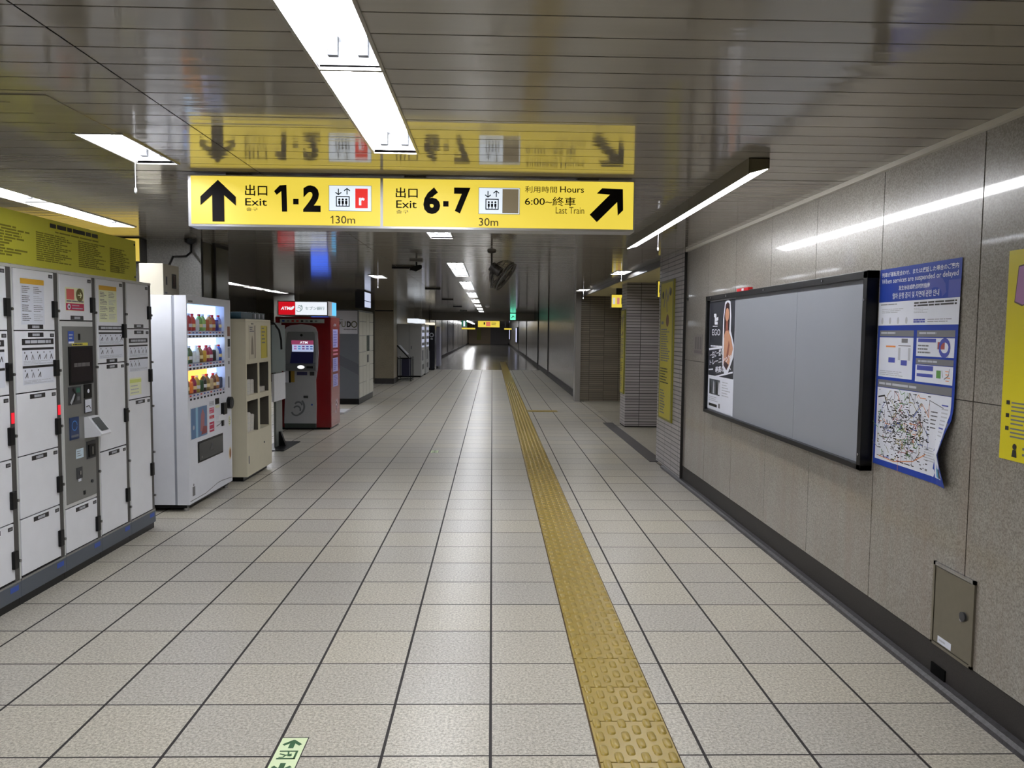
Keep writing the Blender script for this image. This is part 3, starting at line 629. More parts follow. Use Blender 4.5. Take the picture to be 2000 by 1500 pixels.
def c4x(d, F):
    b = MB(); b.rect(F, 5.715, 1.07, 5.9, 1.195, M_PAPERY, .001); b.rect(F, 5.715, 1.16, 5.9, 1.185, mat('label_lime', (206, 214, 120), .5), .0016); b.lines(F, 5.73, 1.075, 5.88, 1.15, 3, M_INKL, .3, 41, .0016); b.done('paper_label', d)
unit(5.692, 6.1, 'end locker column next to the white drinks machine', [(1.56, 1.886, dict(plate=[1.576])), (1.041, 1.552, dict(plate=[1.53], notice=instr_note(5.715, 1.235, 6.02, 1.485, 43, c4x), latch_z=1.2)), (.158, 1.033, dict(plate=[1.012]))])
for i, y in enumerate((4.33, 4.79)):
    b = MB(); b.plate(FX(LX-.003), y-.012, 1.03, y+.012, 1.09, mat('red_status_light', (235, 30, 50), emit=.9), 0, .004); tag(b.done('status_light', org=(LX, y, 1.03)), ('small red light on the leftmost locker strip', 'small red light on the locker strip beside the payment panel')[i], 'status light', 'red locker lights')
def locker_board():
    t = thing('locker_notice_board', 'long yellow notice board standing on top of the lockers', 'notice board', (LX, 4.9, 1.905))
    b = MB(); b.box(LX-.02, LX-.002, 3.46, 5.862, 1.908, 2.2, M_YEL, .002); b.done('board', t); F = FX(LX-.002)
    OL = mat('board_olive_ink', (112, 106, 20), .5); b = MB()
    b.rect(F, 4.73, 2.14, 5.33, 2.185, mat('board_title_patch', (188, 180, 52), .5), .0008); b.lines(F, 4.745, 2.15, 5.31, 2.18, 1, M_INK, .85, 51, .0012, True); b.lines(F, 4.8, 2.125, 5.32, 2.138, 1, OL, .7, 52, .0012)
    for (y0, y1, n, s) in ((4.6, 5.0, 14, 1), (5.06, 5.41, 14, 2), (5.47, 5.76, 13, 3), (4.0, 4.54, 11, 4)):
        b.lines(F, y0, 1.945, y1, 2.115, n, OL, .62, 60+s, .0012)
    b.rect(F, 5.47, 1.945, 5.6, 1.99, OL, .0014); b.lines(F, 5.48, 1.95, 5.58, 1.985, 3, M_YEL, .3, 71, .002); b.done('small_print', t)
    for y, z in ((5.84, 2.17), (5.84, 1.935)):
        b = MB(); b.cyl((LX-.002, y, z), (LX+.003, y, z), .008, M_DGREY, 10); b.done('screw', t)
locker_board()
b = MB(); b.box(-4.9, -3.37, 7.62, 7.745, 2.19, 2.42, mat('sign_case_dark', (50, 48, 44), .4)); b.rect(FY(7.62), -4.88, 2.2, -3.385, 2.415, mat('wall_sign_light', (226, 196, 84), emit=.8), .002); tag(b.done('wall_sign', org=(-4.1, 7.7, 2.19)), 'yellow backlit sign behind the lockers, mostly hidden by their yellow board', 'sign')

# ------------------------------------------------------------------ drinks machine, cabinet, fuse box
def vending():
    x = -2.565; y0, y1 = 6.62, 7.72; F = FX(x)
    t = thing('vending_machine', 'white drinks vending machine with lit shelves beside the lockers', 'vending machine', (-2.9, 7.17, 0))
    WV = mat('vending_white', (222, 224, 232), .3); b = MB()
    wy0, wy1, wz0, wz1, dp = 6.64, 7.55, .945, 1.772, .085
    b.box(-3.2, x-.12, y0, y1, .06, 1.84, WV, .006)
    b.box(x-.125, x-.1, y0+.004, y1-.004, .06, 1.835, mat('vending_seam', (150, 154, 166), .4))
    for r in ((y0, wy0, .06, 1.84), (wy1, y1, .06, 1.84), (wy0, wy1, .06, wz0), (wy0, wy1, wz1, 1.84)): b.box(x-.1, x, r[0], r[1], r[2], r[3], WV)
    b.box(-3.15, x-.03, y0+.02, y1-.02, .03, .06, M_BLACK); b.done('body', t)
    LIT = mat('vending_backlight', (150, 182, 240), emit=3.2); LITO = mat('vending_backlight_warm', (240, 166, 76), emit=2.4)
    b = MB(); Fb = FX(x-dp)
    b.rect(Fb, wy0, 1.49, wy1, wz1, LIT, .002); b.rect(Fb, wy0, 1.22, wy1, 1.49, mat('vending_backlight_pale', (176, 200, 228), emit=3.0), .002); b.rect(Fb, wy0, wz0, 7.31, 1.22, LITO, .002); b.rect(Fb, 7.31, wz0, wy1, 1.22, LIT, .002); b.done('backlight', t)
    b = MB(); b.plate(F, wy0+.02, 1.785, wy0+.12, 1.8, M_INKG, 0, .001); b.done('top_mark', t)
    cols = {0: ['b03a3c', 'b5423c', 'c24a3c', 'd8dce4', '7ea858', '9cc070', 'b5623c', 'c08a50', 'a8553a', '3c3c8a', '8f8fc0'], 1: ['3f7a5c', '4a5a3c', 'dfe6ec', 'e4ecf2', '8a6a3a', 'c8a040', '9a3a4c', 'a04060', '2c2c2c', 'd8e0ea', '3a60c0'], 2: ['7a6a34', 'e08040', '7a2848', 'a8a050', '2f5038', '3a3a34', '8a7a50', 'c0b090', '6a4a3a', 'b07a4a', '48506a']}
    shelf_z = (1.54, 1.262, 1.0); nm = ('top', 'middle', 'bottom')
    for r in range(3):
        zs = shelf_z[r]; b = MB(); b.box(x-dp+.004, x-.004, wy0, wy1, zs-.012, zs, mat('vending_shelf_chrome', (190, 192, 204), .3, .4)); b.plate(F, wy0, zs-.028, wy1, zs-.004, mat('price_strip', (206, 206, 214), .4), -.012, -.002)
        b.plate(F, wy0, zs-.058, wy1, zs-.03, M_PAPER, -.012, -.001); b.done('shelf', t)
        b = MB()
        for i in range(11):
            yy = wy0+.05+i*.081; b.rect(FX(x-.002), yy-.02, zs-.02, yy+.02, zs-.008, M_BLUE if i % 3 else M_RED, .001); b.plate(F, yy-.016, zs-.052, yy+.016, zs-.036, M_BLACK, -.001, .003)
        b.done('button_row', t)
        for i in range(11):
            yy = wy0+.05+i*.081; hx = cols[r][i]; c = tuple(int(hx[k:k+2], 16) for k in (0, 2, 4)); bottle = (i+r) % 3 != 0
            m = mat('drink_'+hx, c, .3, 0, 0, .15, 40); cap = M_WHITE if i % 2 else M_RED; xx = x-.042; h = .15 if bottle else .105; b = MB()
            if bottle: b.lathe((xx, yy, zs), [(.001, 0), (.029, .002), (.03, .085), (.024, .112), (.012, .13), (.012, .134)], m, 12).lathe((xx, yy, zs+.134), [(.014, 0), (.014, .016), (.001, .017)], cap, 10)
            else: b.lathe((xx, yy, zs), [(.001, 0), (.028, .003), (.032, .012), (.032, h-.012), (.027, h), (.001, h)], m, 12)
            b.lathe((xx, yy, zs), [(.0318, h*.22), (.0318, h*.42)], M_PAPER if i % 2 else mat('label_cream', (230, 214, 160), .5), 12)
            tag(b.done('drink_bottle' if bottle else 'drink_can', org=(xx, yy, zs)), 'sample drink %s on the %s lit shelf of the vending machine, %s from the left' % ('bottle' if bottle else 'can', nm[r], ORD[i]), 'drink', 'sample drinks in the vending machine')
    b = MB(); b.plate(F, 6.665, .605, 7.06, .885, mat('poster_frame_white', (214, 218, 226), .4), 0, .003); b.rect(F, 6.675, .613, 7.05, .877, mat('poster_blue', (84, 116, 156), .35), .004); b.rect(F, 6.78, .613, 6.83, .877, mat('poster_pale_blue', (140, 182, 206), .4), .0045)
    b.poly(F, [(6.88, .66), (6.97, .65), (6.99, .8), (6.94, .86), (6.9, .8)], mat('poster_rose', (158, 104, 108), .4), .0048); b.poly(F, [(6.9, .625), (7.04, .63), (7.04, .69), (6.95, .7)], mat('poster_dark_red', (132, 62, 64), .4), .005); b.disc(F, 6.73, .71, .02, M_INKL, .005); b.done('advert_panel', t)
    b = MB(); b.plate(F, 6.825, .385, 7.46, .572, M_BLACK, -.02, .002); b.plate(F, 6.845, .402, 7.44, .555, mat('port_flap_smoke', (44, 46, 46), .15), .002, .007); b.poly(F, [(7.1, .46), (7.16, .53), (7.2, .46)], M_DGREY, .008); b.disc(F, 6.9, .43, .01, M_CHROME, .008); b.done('delivery_port', t)
    b = MB()
    for a, c, m in ((.86, .9, M_INKL), (.79, .84, mat('mark_pink', (206, 96, 120), .5)), (.74, .77, M_RED), (.62, .71, mat('mark_crimson', (188, 52, 84), .5))): b.rect(F, 7.115, a, 7.235, c, m, .001); b.lines(F, 7.12, a, 7.23, c, 2, M_PAPER, .2, int(a*99), .002)
    b.done('notice_strip', t)
    b = MB(); b.cyl(F.p(7.63, .845, 0), F.p(7.63, .845, .035), .058, M_BLACK, 20); b.cyl(F.p(7.63, .845, .035), F.p(7.63, .845, .038), .025, M_DGREY, 16); b.done('coin_dial', t)
    b = MB(); b.plate(F, 7.27, .86, 7.36, .915, M_BLACK, 0, .006); b.rect(F, 7.27, .825, 7.38, .85, M_PAPERY, .001); b.plate(F, 7.42, .75, 7.51, .86, M_BLACK, 0, .03); b.plate(F, 7.3, .7, 7.5, .755, mat('coin_tray_white', (230, 232, 236), .3), 0, .02); b.plate(F, 7.43, .64, 7.48, .69, M_BLACK, 0, .01); b.stroke(F, [(7.29, .655), (7.38, .665), (7.43, .685)], .008, M_INKG, .003); b.done('coin_slot', t)
    b = MB(); b.disc(F, 7.655, .665, .03, M_PAPERY, .001, .05); b.lines(F, 7.63, .63, 7.68, .7, 4, M_INKG, .3, 4, .002); b.disc(F, 7.66, .345, .035, mat('oval_cream', (226, 206, 160), .4), .001, .06); b.disc(F, 7.66, .345, .022, mat('oval_brown', (140, 84, 44), .4), .002, .045)
    b.rect(F, 7.625, 1.49, 7.7, 1.585, mat('panel_brown', (134, 84, 62), .4), .001); b.rect(F, 7.632, 1.39, 7.7, 1.465, M_BLACK, .001); b.rect(F, 7.632, 1.28, 7.69, 1.38, M_INKL, .001); b.rect(F, 7.64, 1.22, 7.68, 1.25, M_INKG, .001); b.plate(F, 7.635, .99, 7.66, 1.1, M_INKG, 0, .004); b.done('side_panel', t)
    b = MB(); b.rect(F, 6.69, .12, 6.75, .2, M_INKG, .001); b.disc(F, 6.72, .215, .012, M_INKG, .001); b.done('recycling_mark', t)
    b = MB(); b.stroke(F, [(6.64, .085), (7.0, .085), (7.3, .12), (7.42, .12), (7.7, .1)], .006, M_INKG, .001); b.done('kick_line', t)
    for yy in (6.68, 7.66):
        for xx in (x-.05, -3.1):
            b = MB(); b.cyl((xx, yy, 0), (xx, yy, .03), .022, M_CHROME, 12); b.done('foot', t)
vending()
def fuse_box():
    t = thing('meter_box', 'cream metal box with dark window on top of the vending machine', 'meter box', (-2.87, 6.83, 1.84))
    b = MB(); b.box(-2.97, -2.77, 6.67, 7.0, 1.842, 2.105, mat('case_beige', (184, 178, 162), .45), .004); b.done('case', t); F = FX(-2.77)
    b = MB(); b.plate(F, 6.845, 1.905, 6.93, 2.03, M_BLACK, 0, .004); b.rect(F, 6.86, 1.92, 6.915, 2.015, mat('meter_glass', (60, 44, 38), .1), .005); b.done('window', t)
    b = MB(); b.plate(F, 6.72, 1.93, 6.742, 2.0, M_DGREY, 0, .004); b.done('handle', t)
    b = MB(); b.plate(F, 6.7, 1.855, 6.745, 1.87, M_INKG, 0, .002); b.done('maker_plate', t)
    b = MB(); b.tube([(-2.93, 7.72, 2.425), (-2.93, 7.71, 2.3), (-2.9, 7.5, 2.24), (-2.86, 7.1, 2.2), (-2.84, 6.95, 2.1)], .011, M_BLACK); b.lathe((-2.93, 7.7, 2.425), [(.06, 0), (.055, -.03), (.02, -.05)], M_BLACK, 10)
    tag(b.done('power_cable', org=(-2.93, 7.7, 2.42)), 'black cable hanging from the ceiling to the cream meter box', 'cable')
fuse_box()
def rack():
    x = -2.49; y0, y1 = 7.95, 8.84; F = FX(x)
    t = thing('newspaper_cabinet', 'cream cabinet with four open compartments next to the vending machine', 'cabinet', (-2.66, 8.4, 0)); b = MB()
    op = [(7.975, 8.345, .885, 1.205), (8.405, 8.745, .875, 1.205), (7.975, 8.345, .49, .825), (8.405, 8.745, .5, .825)]
    b.box(-2.812, x-.25, y0, y1, .05, 1.64, M_CREAM)
    for a in ((y0, 7.975, .05, 1.64), (8.345, 8.405, .05, 1.64), (8.745, y1, .05, 1.64)): b.box(x-.25, x, a[0], a[1], a[2], a[3], M_CREAM)
    for (a, c) in ((7.975, 8.345), (8.405, 8.745)):
        for z0, z1 in ((.05, .49), (.825, .88), (1.205, 1.64)): b.box(x-.25, x, a, c, z0, z1, M_CREAM)
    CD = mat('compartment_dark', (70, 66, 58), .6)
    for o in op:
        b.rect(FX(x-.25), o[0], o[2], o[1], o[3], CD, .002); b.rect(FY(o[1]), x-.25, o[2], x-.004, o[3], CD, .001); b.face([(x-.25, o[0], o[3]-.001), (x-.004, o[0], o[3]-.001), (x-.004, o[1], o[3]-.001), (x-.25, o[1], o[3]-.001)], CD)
    b.box(-2.8, x-.05, y0+.03, y1-.03, 0, .05, M_BLACK); b.box(-2.812, x, y0, y1, 1.64, 1.665, M_CREAM, .004); b.done('body', t)
    b = MB(); b.plate(F, 8.05, 1.25, 8.265, 1.6, mat('aged_paper', (204, 196, 176), .5), 0, .003); b.rect(F, 8.235, 1.26, 8.262, 1.6, mat('poster_brown', (104, 92, 78), .5), .004); b.poly(F, [(8.11, 1.3), (8.2, 1.3), (8.18, 1.46), (8.15, 1.5), (8.13, 1.46)], mat('poster_taupe', (140, 128, 112), .5), .004); b.lines(F, 8.07, 1.53, 8.22, 1.59, 3, M_INKG, .5, 3, .004); b.done('faded_poster', t)
    b = MB(); b.plate(F, 8.47, 1.25, 8.7, 1.6, mat('poster_yellow', (206, 190, 70), .5), 0, .003); b.rect(F, 8.66, 1.26, 8.698, 1.59, mat('poster_olive', (150, 140, 50), .5), .004); b.lines(F, 8.49, 1.4, 8.62, 1.59, 5, M_INKG, .35, 4, .004); b.done('yellow_poster', t)
    b = MB(); b.plate(F, 8.13, 1.612, 8.2, 1.62, M_BLACK, 0, .004); b.plate(F, 8.0, .18, 8.02, .26, M_INKG, 0, .003); b.cyl(F.p(8.55, .33), F.p(8.55, .33, .006), .012, M_INKG, 8); b.done('door_lock', t)
    NP = mat('newsprint', (214, 210, 202), .7, 0, 0, .12, 60)
    def bundle(y, z, h, w, lean, lab):
        b = MB(); Fb = Fr((x-.2, y, z), (0, 1, 0), (0, 0, 1)); b.prism(Fb, [(0, 0), (w, 0), (w+lean, h*.93), (w*.6+lean, h), (lean, h*.96)], NP, 0, .16)
        for k in range(3): b.rect(Fb, .004, h*(.2+.25*k), w-.004, h*(.215+.25*k), M_INKL, .161)
        tag(b.done('paper_bundle', org=(x-.12, y, z)), lab, 'paper bundle', 'paper bundles in the cream cabinet')
    for i, w in enumerate(('left', 'middle', 'right')):
        bundle(7.982+i*.12, .8815, .17-.008*i, .11, 0, '%s of three upright paper bundles in the upper left compartment' % w)
        bundle(7.98+i*.115, .491, .235-.03*i, .1, .01+.006*i, '%s of three slumped paper bundles in the lower left compartment' % w)
    for i, w in enumerate(('left', 'right')): bundle(8.415+i*.165, .8815, .055, .15, 0, '%s of two low paper bundles in the upper right compartment' % w)
    TE = mat('teal_carton', (26, 58, 70), .4); b = MB(); b.box(-2.8, -2.54, 7.97, 8.8, 1.666, 1.735, TE, .004)
    Fb = FX(-2.54)
    for i in range(6): b.plate(Fb, 8.35+i*.072, 1.675, 8.395+i*.072, 1.725, M_INKL if i % 2 else M_DGREY, 0, .002); b.box(-2.7, -2.6, 8.3+i*.08, 8.36+i*.08, 1.735, 1.745, M_DGREY)
    tag(b.done('carton', org=(-2.67, 8.4, 1.666)), 'flat dark teal carton lying on top of the cream cabinet', 'carton')
rack()
def stand():
    t = thing('poster_stand', 'slim grey poster stand on a black floor plate behind the cream cabinet', 'stand', (-2.8, 10.4, 0))
    b = MB(); b.box(-2.98, -2.66, 10.0, 10.85, 0, .012, M_BLACK, .003); b.prism(FY(10.45), [(-2.87, .012), (-2.75, .012), (-2.82, .2), (-2.87, .2)], M_BLACK, -.03, .03); b.done('floor_plate', t)
    b = MB(); b.box(-2.87, -2.84, 10.3, 10.6, .012, 1.65, mat('stand_grey', (122, 128, 124), .35, .3)); b.done('post', t)
    b = MB(); b.box(-2.86, -2.83, 10.1, 10.75, 1.0, 1.62, mat('stand_panel_grey', (116, 126, 124), .35)); b.done('upper_panel', t)
    b = MB(); b.box(-2.85, -2.82, 10.15, 10.7, .62, .98, M_WHITE); b.done('leaflet_panel', t)
    b = MB(); b.tube([(-2.9, 10.2, 1.66), (-2.84, 10.25, 1.64), (-2.79, 10.3, 1.55), (-2.77, 10.32, 1.42), (-2.77, 10.33, 1.3)], .014, M_BLACK); b.done('arm', t)
stand()

# ------------------------------------------------------------------ cash machine
def atm():
    Y = 12.22; t = thing('cash_machine', 'red cash machine kiosk with a lit ATM sign on top', 'cash machine', (-2.94, 12.55, 0)); F = FY(Y)
    RD = mat('kiosk_red', (116, 14, 20), .25, 0, 0, .03, 9, .5, 1.45, .3); SI = mat('machine_silver', (172, 174, 178), .4, .1)
    b = MB(); b.box(-3.37, -2.51, Y, 12.92, .03, 1.76, RD, .012); b.box(-3.35, -2.53, Y+.02, 12.9, 0, .03, M_BLACK); b.done('cabinet', t)
    arch = [(-3.232, .1), (-2.742, .1), (-2.735, .4), (-2.742, .78), (-2.715, .95), (-2.70, 1.2), (-2.712, 1.53), (-2.74, 1.595), (-2.8, 1.625), (-2.96, 1.645), (-3.12, 1.625), (-3.18, 1.595), (-3.215, 1.53), (-3.245, 1.2), (-3.25, .95), (-3.2, .8), (-3.222, .4)]
    b = MB(); b.prism(F, arch, SI, 0, .045); b.prism(F, [(a, c) for a, c in arch if c > 1.5] , mat('machine_brow', (190, 192, 198), .3, .3), .045, .07); b.done('front_panel', t); Fp = FY(Y-.046)
    inner = [(-3.2, .98), (-2.74, .98), (-2.735, 1.2), (-2.75, 1.5), (-2.8, 1.57), (-2.96, 1.59), (-3.12, 1.57), (-3.18, 1.5), (-3.21, 1.2)]
    b = MB(); b.poly(Fp, inner, mat('machine_inner_grey', (122, 126, 128), .4), .001); b.disc(Fp, -2.955, 1.475, .02, M_BLACK, .002); b.done('inner_face', t)
    b = MB(); b.rect(Fp, -3.11, 1.33, -2.77, 1.395, mat('screen_pink', (170, 74, 112), emit=.6), .003); b.text(Fp, 'ATM', -2.98, 1.345, -2.86, 1.382, M_WHTLIT, .03, .004); b.rect(Fp, -3.1, 1.22, -2.77, 1.33, mat('screen_lilac', (192, 204, 240), emit=.75), .003)
    for i in range(5):
        for j in range(2): b.rect(Fp, -3.07+i*.062, 1.255+j*.036, -3.03+i*.062, 1.275+j*.036, mat('screen_icon%d' % i, [(190, 120, 200), (80, 160, 220), (130, 70, 140), (90, 100, 180), (80, 120, 190)][i], emit=.6), .004)
    b.done('upper_screen', t)
    b = MB(); b.poly(Fp, [(-3.135, 1.04), (-2.78, 1.04), (-2.77, 1.215), (-3.11, 1.215)], mat('screen_navy', (14, 14, 44), emit=.5), .003); b.done('lower_screen', t)
    b = MB(); b.prism(Fp, [(-3.22, .93), (-2.72, .93), (-2.73, 1.03), (-3.2, 1.03)], mat('machine_ledge', (112, 116, 120), .3, .3), 0, .09); b.disc(FY(Y-.137), -2.945, .985, .055, mat('slot_glow', (250, 252, 255), emit=1.3), .001, .027); b.rect(FY(Y-.137), -2.86, .965, -2.76, 1.0, M_BLACK, .001); b.done('slot_ledge', t)
    b = MB(); b.plate(Fp, -3.22, .74, -3.15, .92, M_PAPER, 0, .02); b.plate(Fp, -3.15, .74, -3.12, .92, M_BLACK, 0, .02); b.plate(Fp, -3.12, .745, -3.065, .92, mat('envelope_ochre', (150, 122, 48), .5), 0, .02); b.done('leaflet_holder', t)
    b = MB(); b.rect(Fp, -3.03, .855, -2.87, .905, mat('keypad_indigo', (56, 56, 96), .4), .003); b.rect(Fp, -2.83, .85, -2.76, .91, M_DGREY, .003); b.done('keypad', t)
    b = MB(); b.plate(Fp, -2.93, .5, -2.86, .535, M_DGREY, 0, .004); b.disc(Fp, -2.8, .395, .014, M_BLUE, .002); b.done('service_lock', t)
    LG = mat('logo_grey', (104, 108, 112), .4); b = MB()
    def swirl(b, F, cx, cz, s, m, k=.002):
        arc = lambda x, z, r, a0, a1, n=12, q=1.0: [(cx+s*(x+r*math.cos(math.radians(a0+(a1-a0)*i/n))), cz+s*(z+q*r*math.sin(math.radians(a0+(a1-a0)*i/n)))) for i in range(n+1)]
        b.stroke(F, arc(.0, .25, .32, 150, 10), .15*s, m, k); b.stroke(F, arc(-.12, -.12, .3, 150, -20), .14*s, m, k); b.stroke(F, arc(-.25, .15, .78, 40, -65), .17*s, m, k); b.stroke(F, arc(-.2, -.25, .42, 200, 300), .14*s, m, k)
    swirl(b, Fp, -3.01, .34, .17, LG); b.done('logo', t)
    b = MB(); b.plate(F, -3.225, .03, -2.74, .1, mat('machine_plinth', (50, 58, 54), .4), 0, .05); b.done('plinth', t)
    b = MB(); b.box(-3.33, -2.55, 12.2, 12.85, 1.775, 2.005, mat('sign_case_grey', (168, 166, 168), .4), .004); s = b.done('sign_box', t); Fs = FY(12.2)
    b = MB(); b.rect(Fs, -3.31, 1.792, -3.055, 1.99, mat('backlit_atm_red', (206, 18, 32), emit=.95), .002); b.rect(Fs, -3.052, 1.792, -2.565, 1.99, M_WHTLIT, .002); b.done('lit_face', s)
    b = MB(); b.text(Fs, 'ATM', -3.275, 1.865, -3.135, 1.915, M_WHTLIT, .03, .004, .2); b.stroke(Fs, [(-3.13, 1.875), (-3.1, 1.905), (-3.075, 1.915), (-3.09, 1.885), (-3.12, 1.87)], .018, M_WHTLIT, .004)
    LT = mat('sign_text_green_grey', (132, 150, 150), emit=.9); swirl(b, Fs, -2.985, 1.89, .075, LT, .004); b.text(Fs, 'セブン銀行', -2.9, 1.865, -2.6, 1.92, LT, .015, .004); b.done('lettering', s)
    b = MB(); Fx = FX(-2.55); b.rect(Fx, 12.22, 1.785, 12.5, 1.995, mat('sign_side_pale', (190, 184, 184), .4), .002); b.rect(Fx, 12.5, 1.79, 12.84, 1.995, mat('backlit_side_blue', (96, 190, 246), emit=1.0), .002); b.done('side_face', s)
    b = MB(); b.plate(F, -3.295, 1.665, -2.61, 1.727, mat('strip_grey_green', (168, 178, 172), .4), .002, .008)
    for i in range(8): b.rect(FY(Y-.008), -3.26+i*.072, 1.68, -3.222+i*.072, 1.708, [M_BLUE, M_INKG, M_RED, M_RED, M_INK, M_INKG, M_INK, M_INKG][i], .001)
    b.done('card_strip', t)
    b = MB(); Fx = FX(-2.51); LV = mat('sticker_lavender', (166, 166, 214), .4); LB = mat('sticker_indigo', (92, 92, 176), .4)
    for z0, z1 in ((1.28, 1.57), (.9, 1.12), (.66, .86)): b.rect(Fx, 12.36, z0, 12.75, z1, LV, .0015); b.lines(Fx, 12.4, z0+.02, 12.72, z1-.02, 6, LB, .5, int(z0*50), .0025)
    for z0 in (1.22, 1.16): b.rect(Fx, 12.38, z0, 12.75, z0+.03, mat('sticker_pink', (186, 110, 130), .4), .0015)
    b.text(Fx, 'ATM', 12.42, 1.62, 12.62, 1.66, M_INKL, .02, .0015); swirl(b, Fx, 12.62, .34, .16, M_INKL, .0015); b.done('side_stickers', t)
    b = MB(); b.cyl((-3.37, Y-.01, .83), (-3.2, Y-.05, .83), .012, mat('rail_pink', (206, 186, 186), .4), 10); b.done('side_rail', t)
atm()
b = MB(); b.box(-2.95, -2.74, 14.5, 15.2, 0, .03, mat('pale_plate', (190, 192, 194), .4), .004); b.box(-2.93, -2.76, 14.52, 15.18, .03, .034, M_WHITE); tag(b.done('floor_plate', org=(-2.85, 14.85, 0)), 'small pale plate on the floor behind the red cash machine', 'floor plate')
def parcel_locker():
    Y = 16.4; t = thing('parcel_locker', 'grey and white parcel locker with black PUDO lettering behind the cash machine', 'parcel locker', (-3.1, 17.3, 0)); F = FY(Y)
    b = MB(); b.box(-3.42, -2.79, Y, 18.32, .12, 1.985, mat('parcel_grey', (98, 102, 108), .35), .006); b.done('body', t)
    b = MB(); b.box(-3.41, -2.79, Y+.01, 18.3, 0, .12, M_BLACK); b.done('kickboard', t)
    b = MB(); b.plate(F, -3.4, 1.485, -2.815, 1.965, mat('parcel_sign_white', (186, 186, 194), .4), 0, .006); b.done('sign_panel', t); Fs = FY(Y-.006)
    b = MB(); b.text(Fs, 'P', -3.24, 1.62, -3.16, 1.745, M_INK, .01, .002); b.text(Fs, 'U', -3.145, 1.62, -3.06, 1.745, mat('letter_olive', (96, 96, 70), .4), .01, .002); b.text(Fs, 'D', -3.035, 1.62, -2.95, 1.745, M_INK, .05, .002)
    b.stroke(Fs, [(-2.883+.055*math.cos(a*math.pi/12), 1.682+.06*math.sin(a*math.pi/12)) for a in range(25)], .02, mat('letter_dark_olive', (70, 70, 44), .4), .002); b.lines(Fs, -3.1, 1.565, -2.83, 1.59, 1, M_INKG, .7, 4, .002, True); b.lines(Fs, -3.36, 1.77, -3.06, 1.785, 1, M_INKG, .6, 5, .002); b.done('lettering', t)
    b = MB(); b.poly(F, [(-3.42, 1.15), (-2.79, .85), (-2.79, .62), (-3.42, .95)], mat('parcel_swoosh', (84, 88, 94), .35), .001); b.done('swoosh', t)
    Fx = FX(-2.79); WD = mat('parcel_door_white', (206, 204, 192), .4); cols = [(16.42, 16.85), (16.86, 17.3), (17.74, 18.3)]
    for (a, c) in cols:
        zs = [.14, .45, .8, 1.1, 1.45, 1.75, 1.96]
        for z0, z1 in zip(zs, zs[1:]):
            b = MB(); b.plate(Fx, a, z0, c-.012, z1-.012, WD, 0, .014); d = b.done('door', t)
    b = MB(); b.plate(Fx, 17.31, .14, 17.72, 1.95, WD, 0, .014); b.plate(Fx, 17.34, 1.1, 17.7, 1.45, mat('parcel_screen', (58, 76, 66), .2), .014, .02); b.plate(Fx, 17.4, .85, 17.6, 1.02, M_DGREY, .014, .02); b.done('terminal', t)
parcel_locker()
b = MB(); b.box(-3.0, -2.8, 17.2, 18.1, 2.05, 2.41, M_DGREY, .004); b.rect(FX(-2.8), 17.22, 2.07, 18.08, 2.4, mat('lit_panel_bluewhite', (206, 214, 240), emit=.9), .002); b.box(-2.8, -2.797, 17.22, 18.08, 2.2, 2.215, M_INKG); tag(b.done('lit_sign', org=(-2.9, 17.6, 2.05)), 'blue white lit sign mounted above the parcel locker', 'sign')
def hidden_display():
    t = thing('blue_display', 'blue lit display standing behind the cash machine, seen reflected in the ceiling', 'display', (-3.75, 17.6, 0))
    b = MB(); b.box(-4.0, -3.52, 17.3, 17.9, .05, 2.02, M_DGREY, .006); b.box(-3.95, -3.57, 17.35, 17.85, 0, .05, M_BLACK); b.done('case', t)
    b = MB(); b.rect(FY(17.3), -3.98, 1.35, -3.54, 2.0, mat('display_blue_light', (70, 110, 240), emit=1.6), .003); b.done('screen', t)
hidden_display()

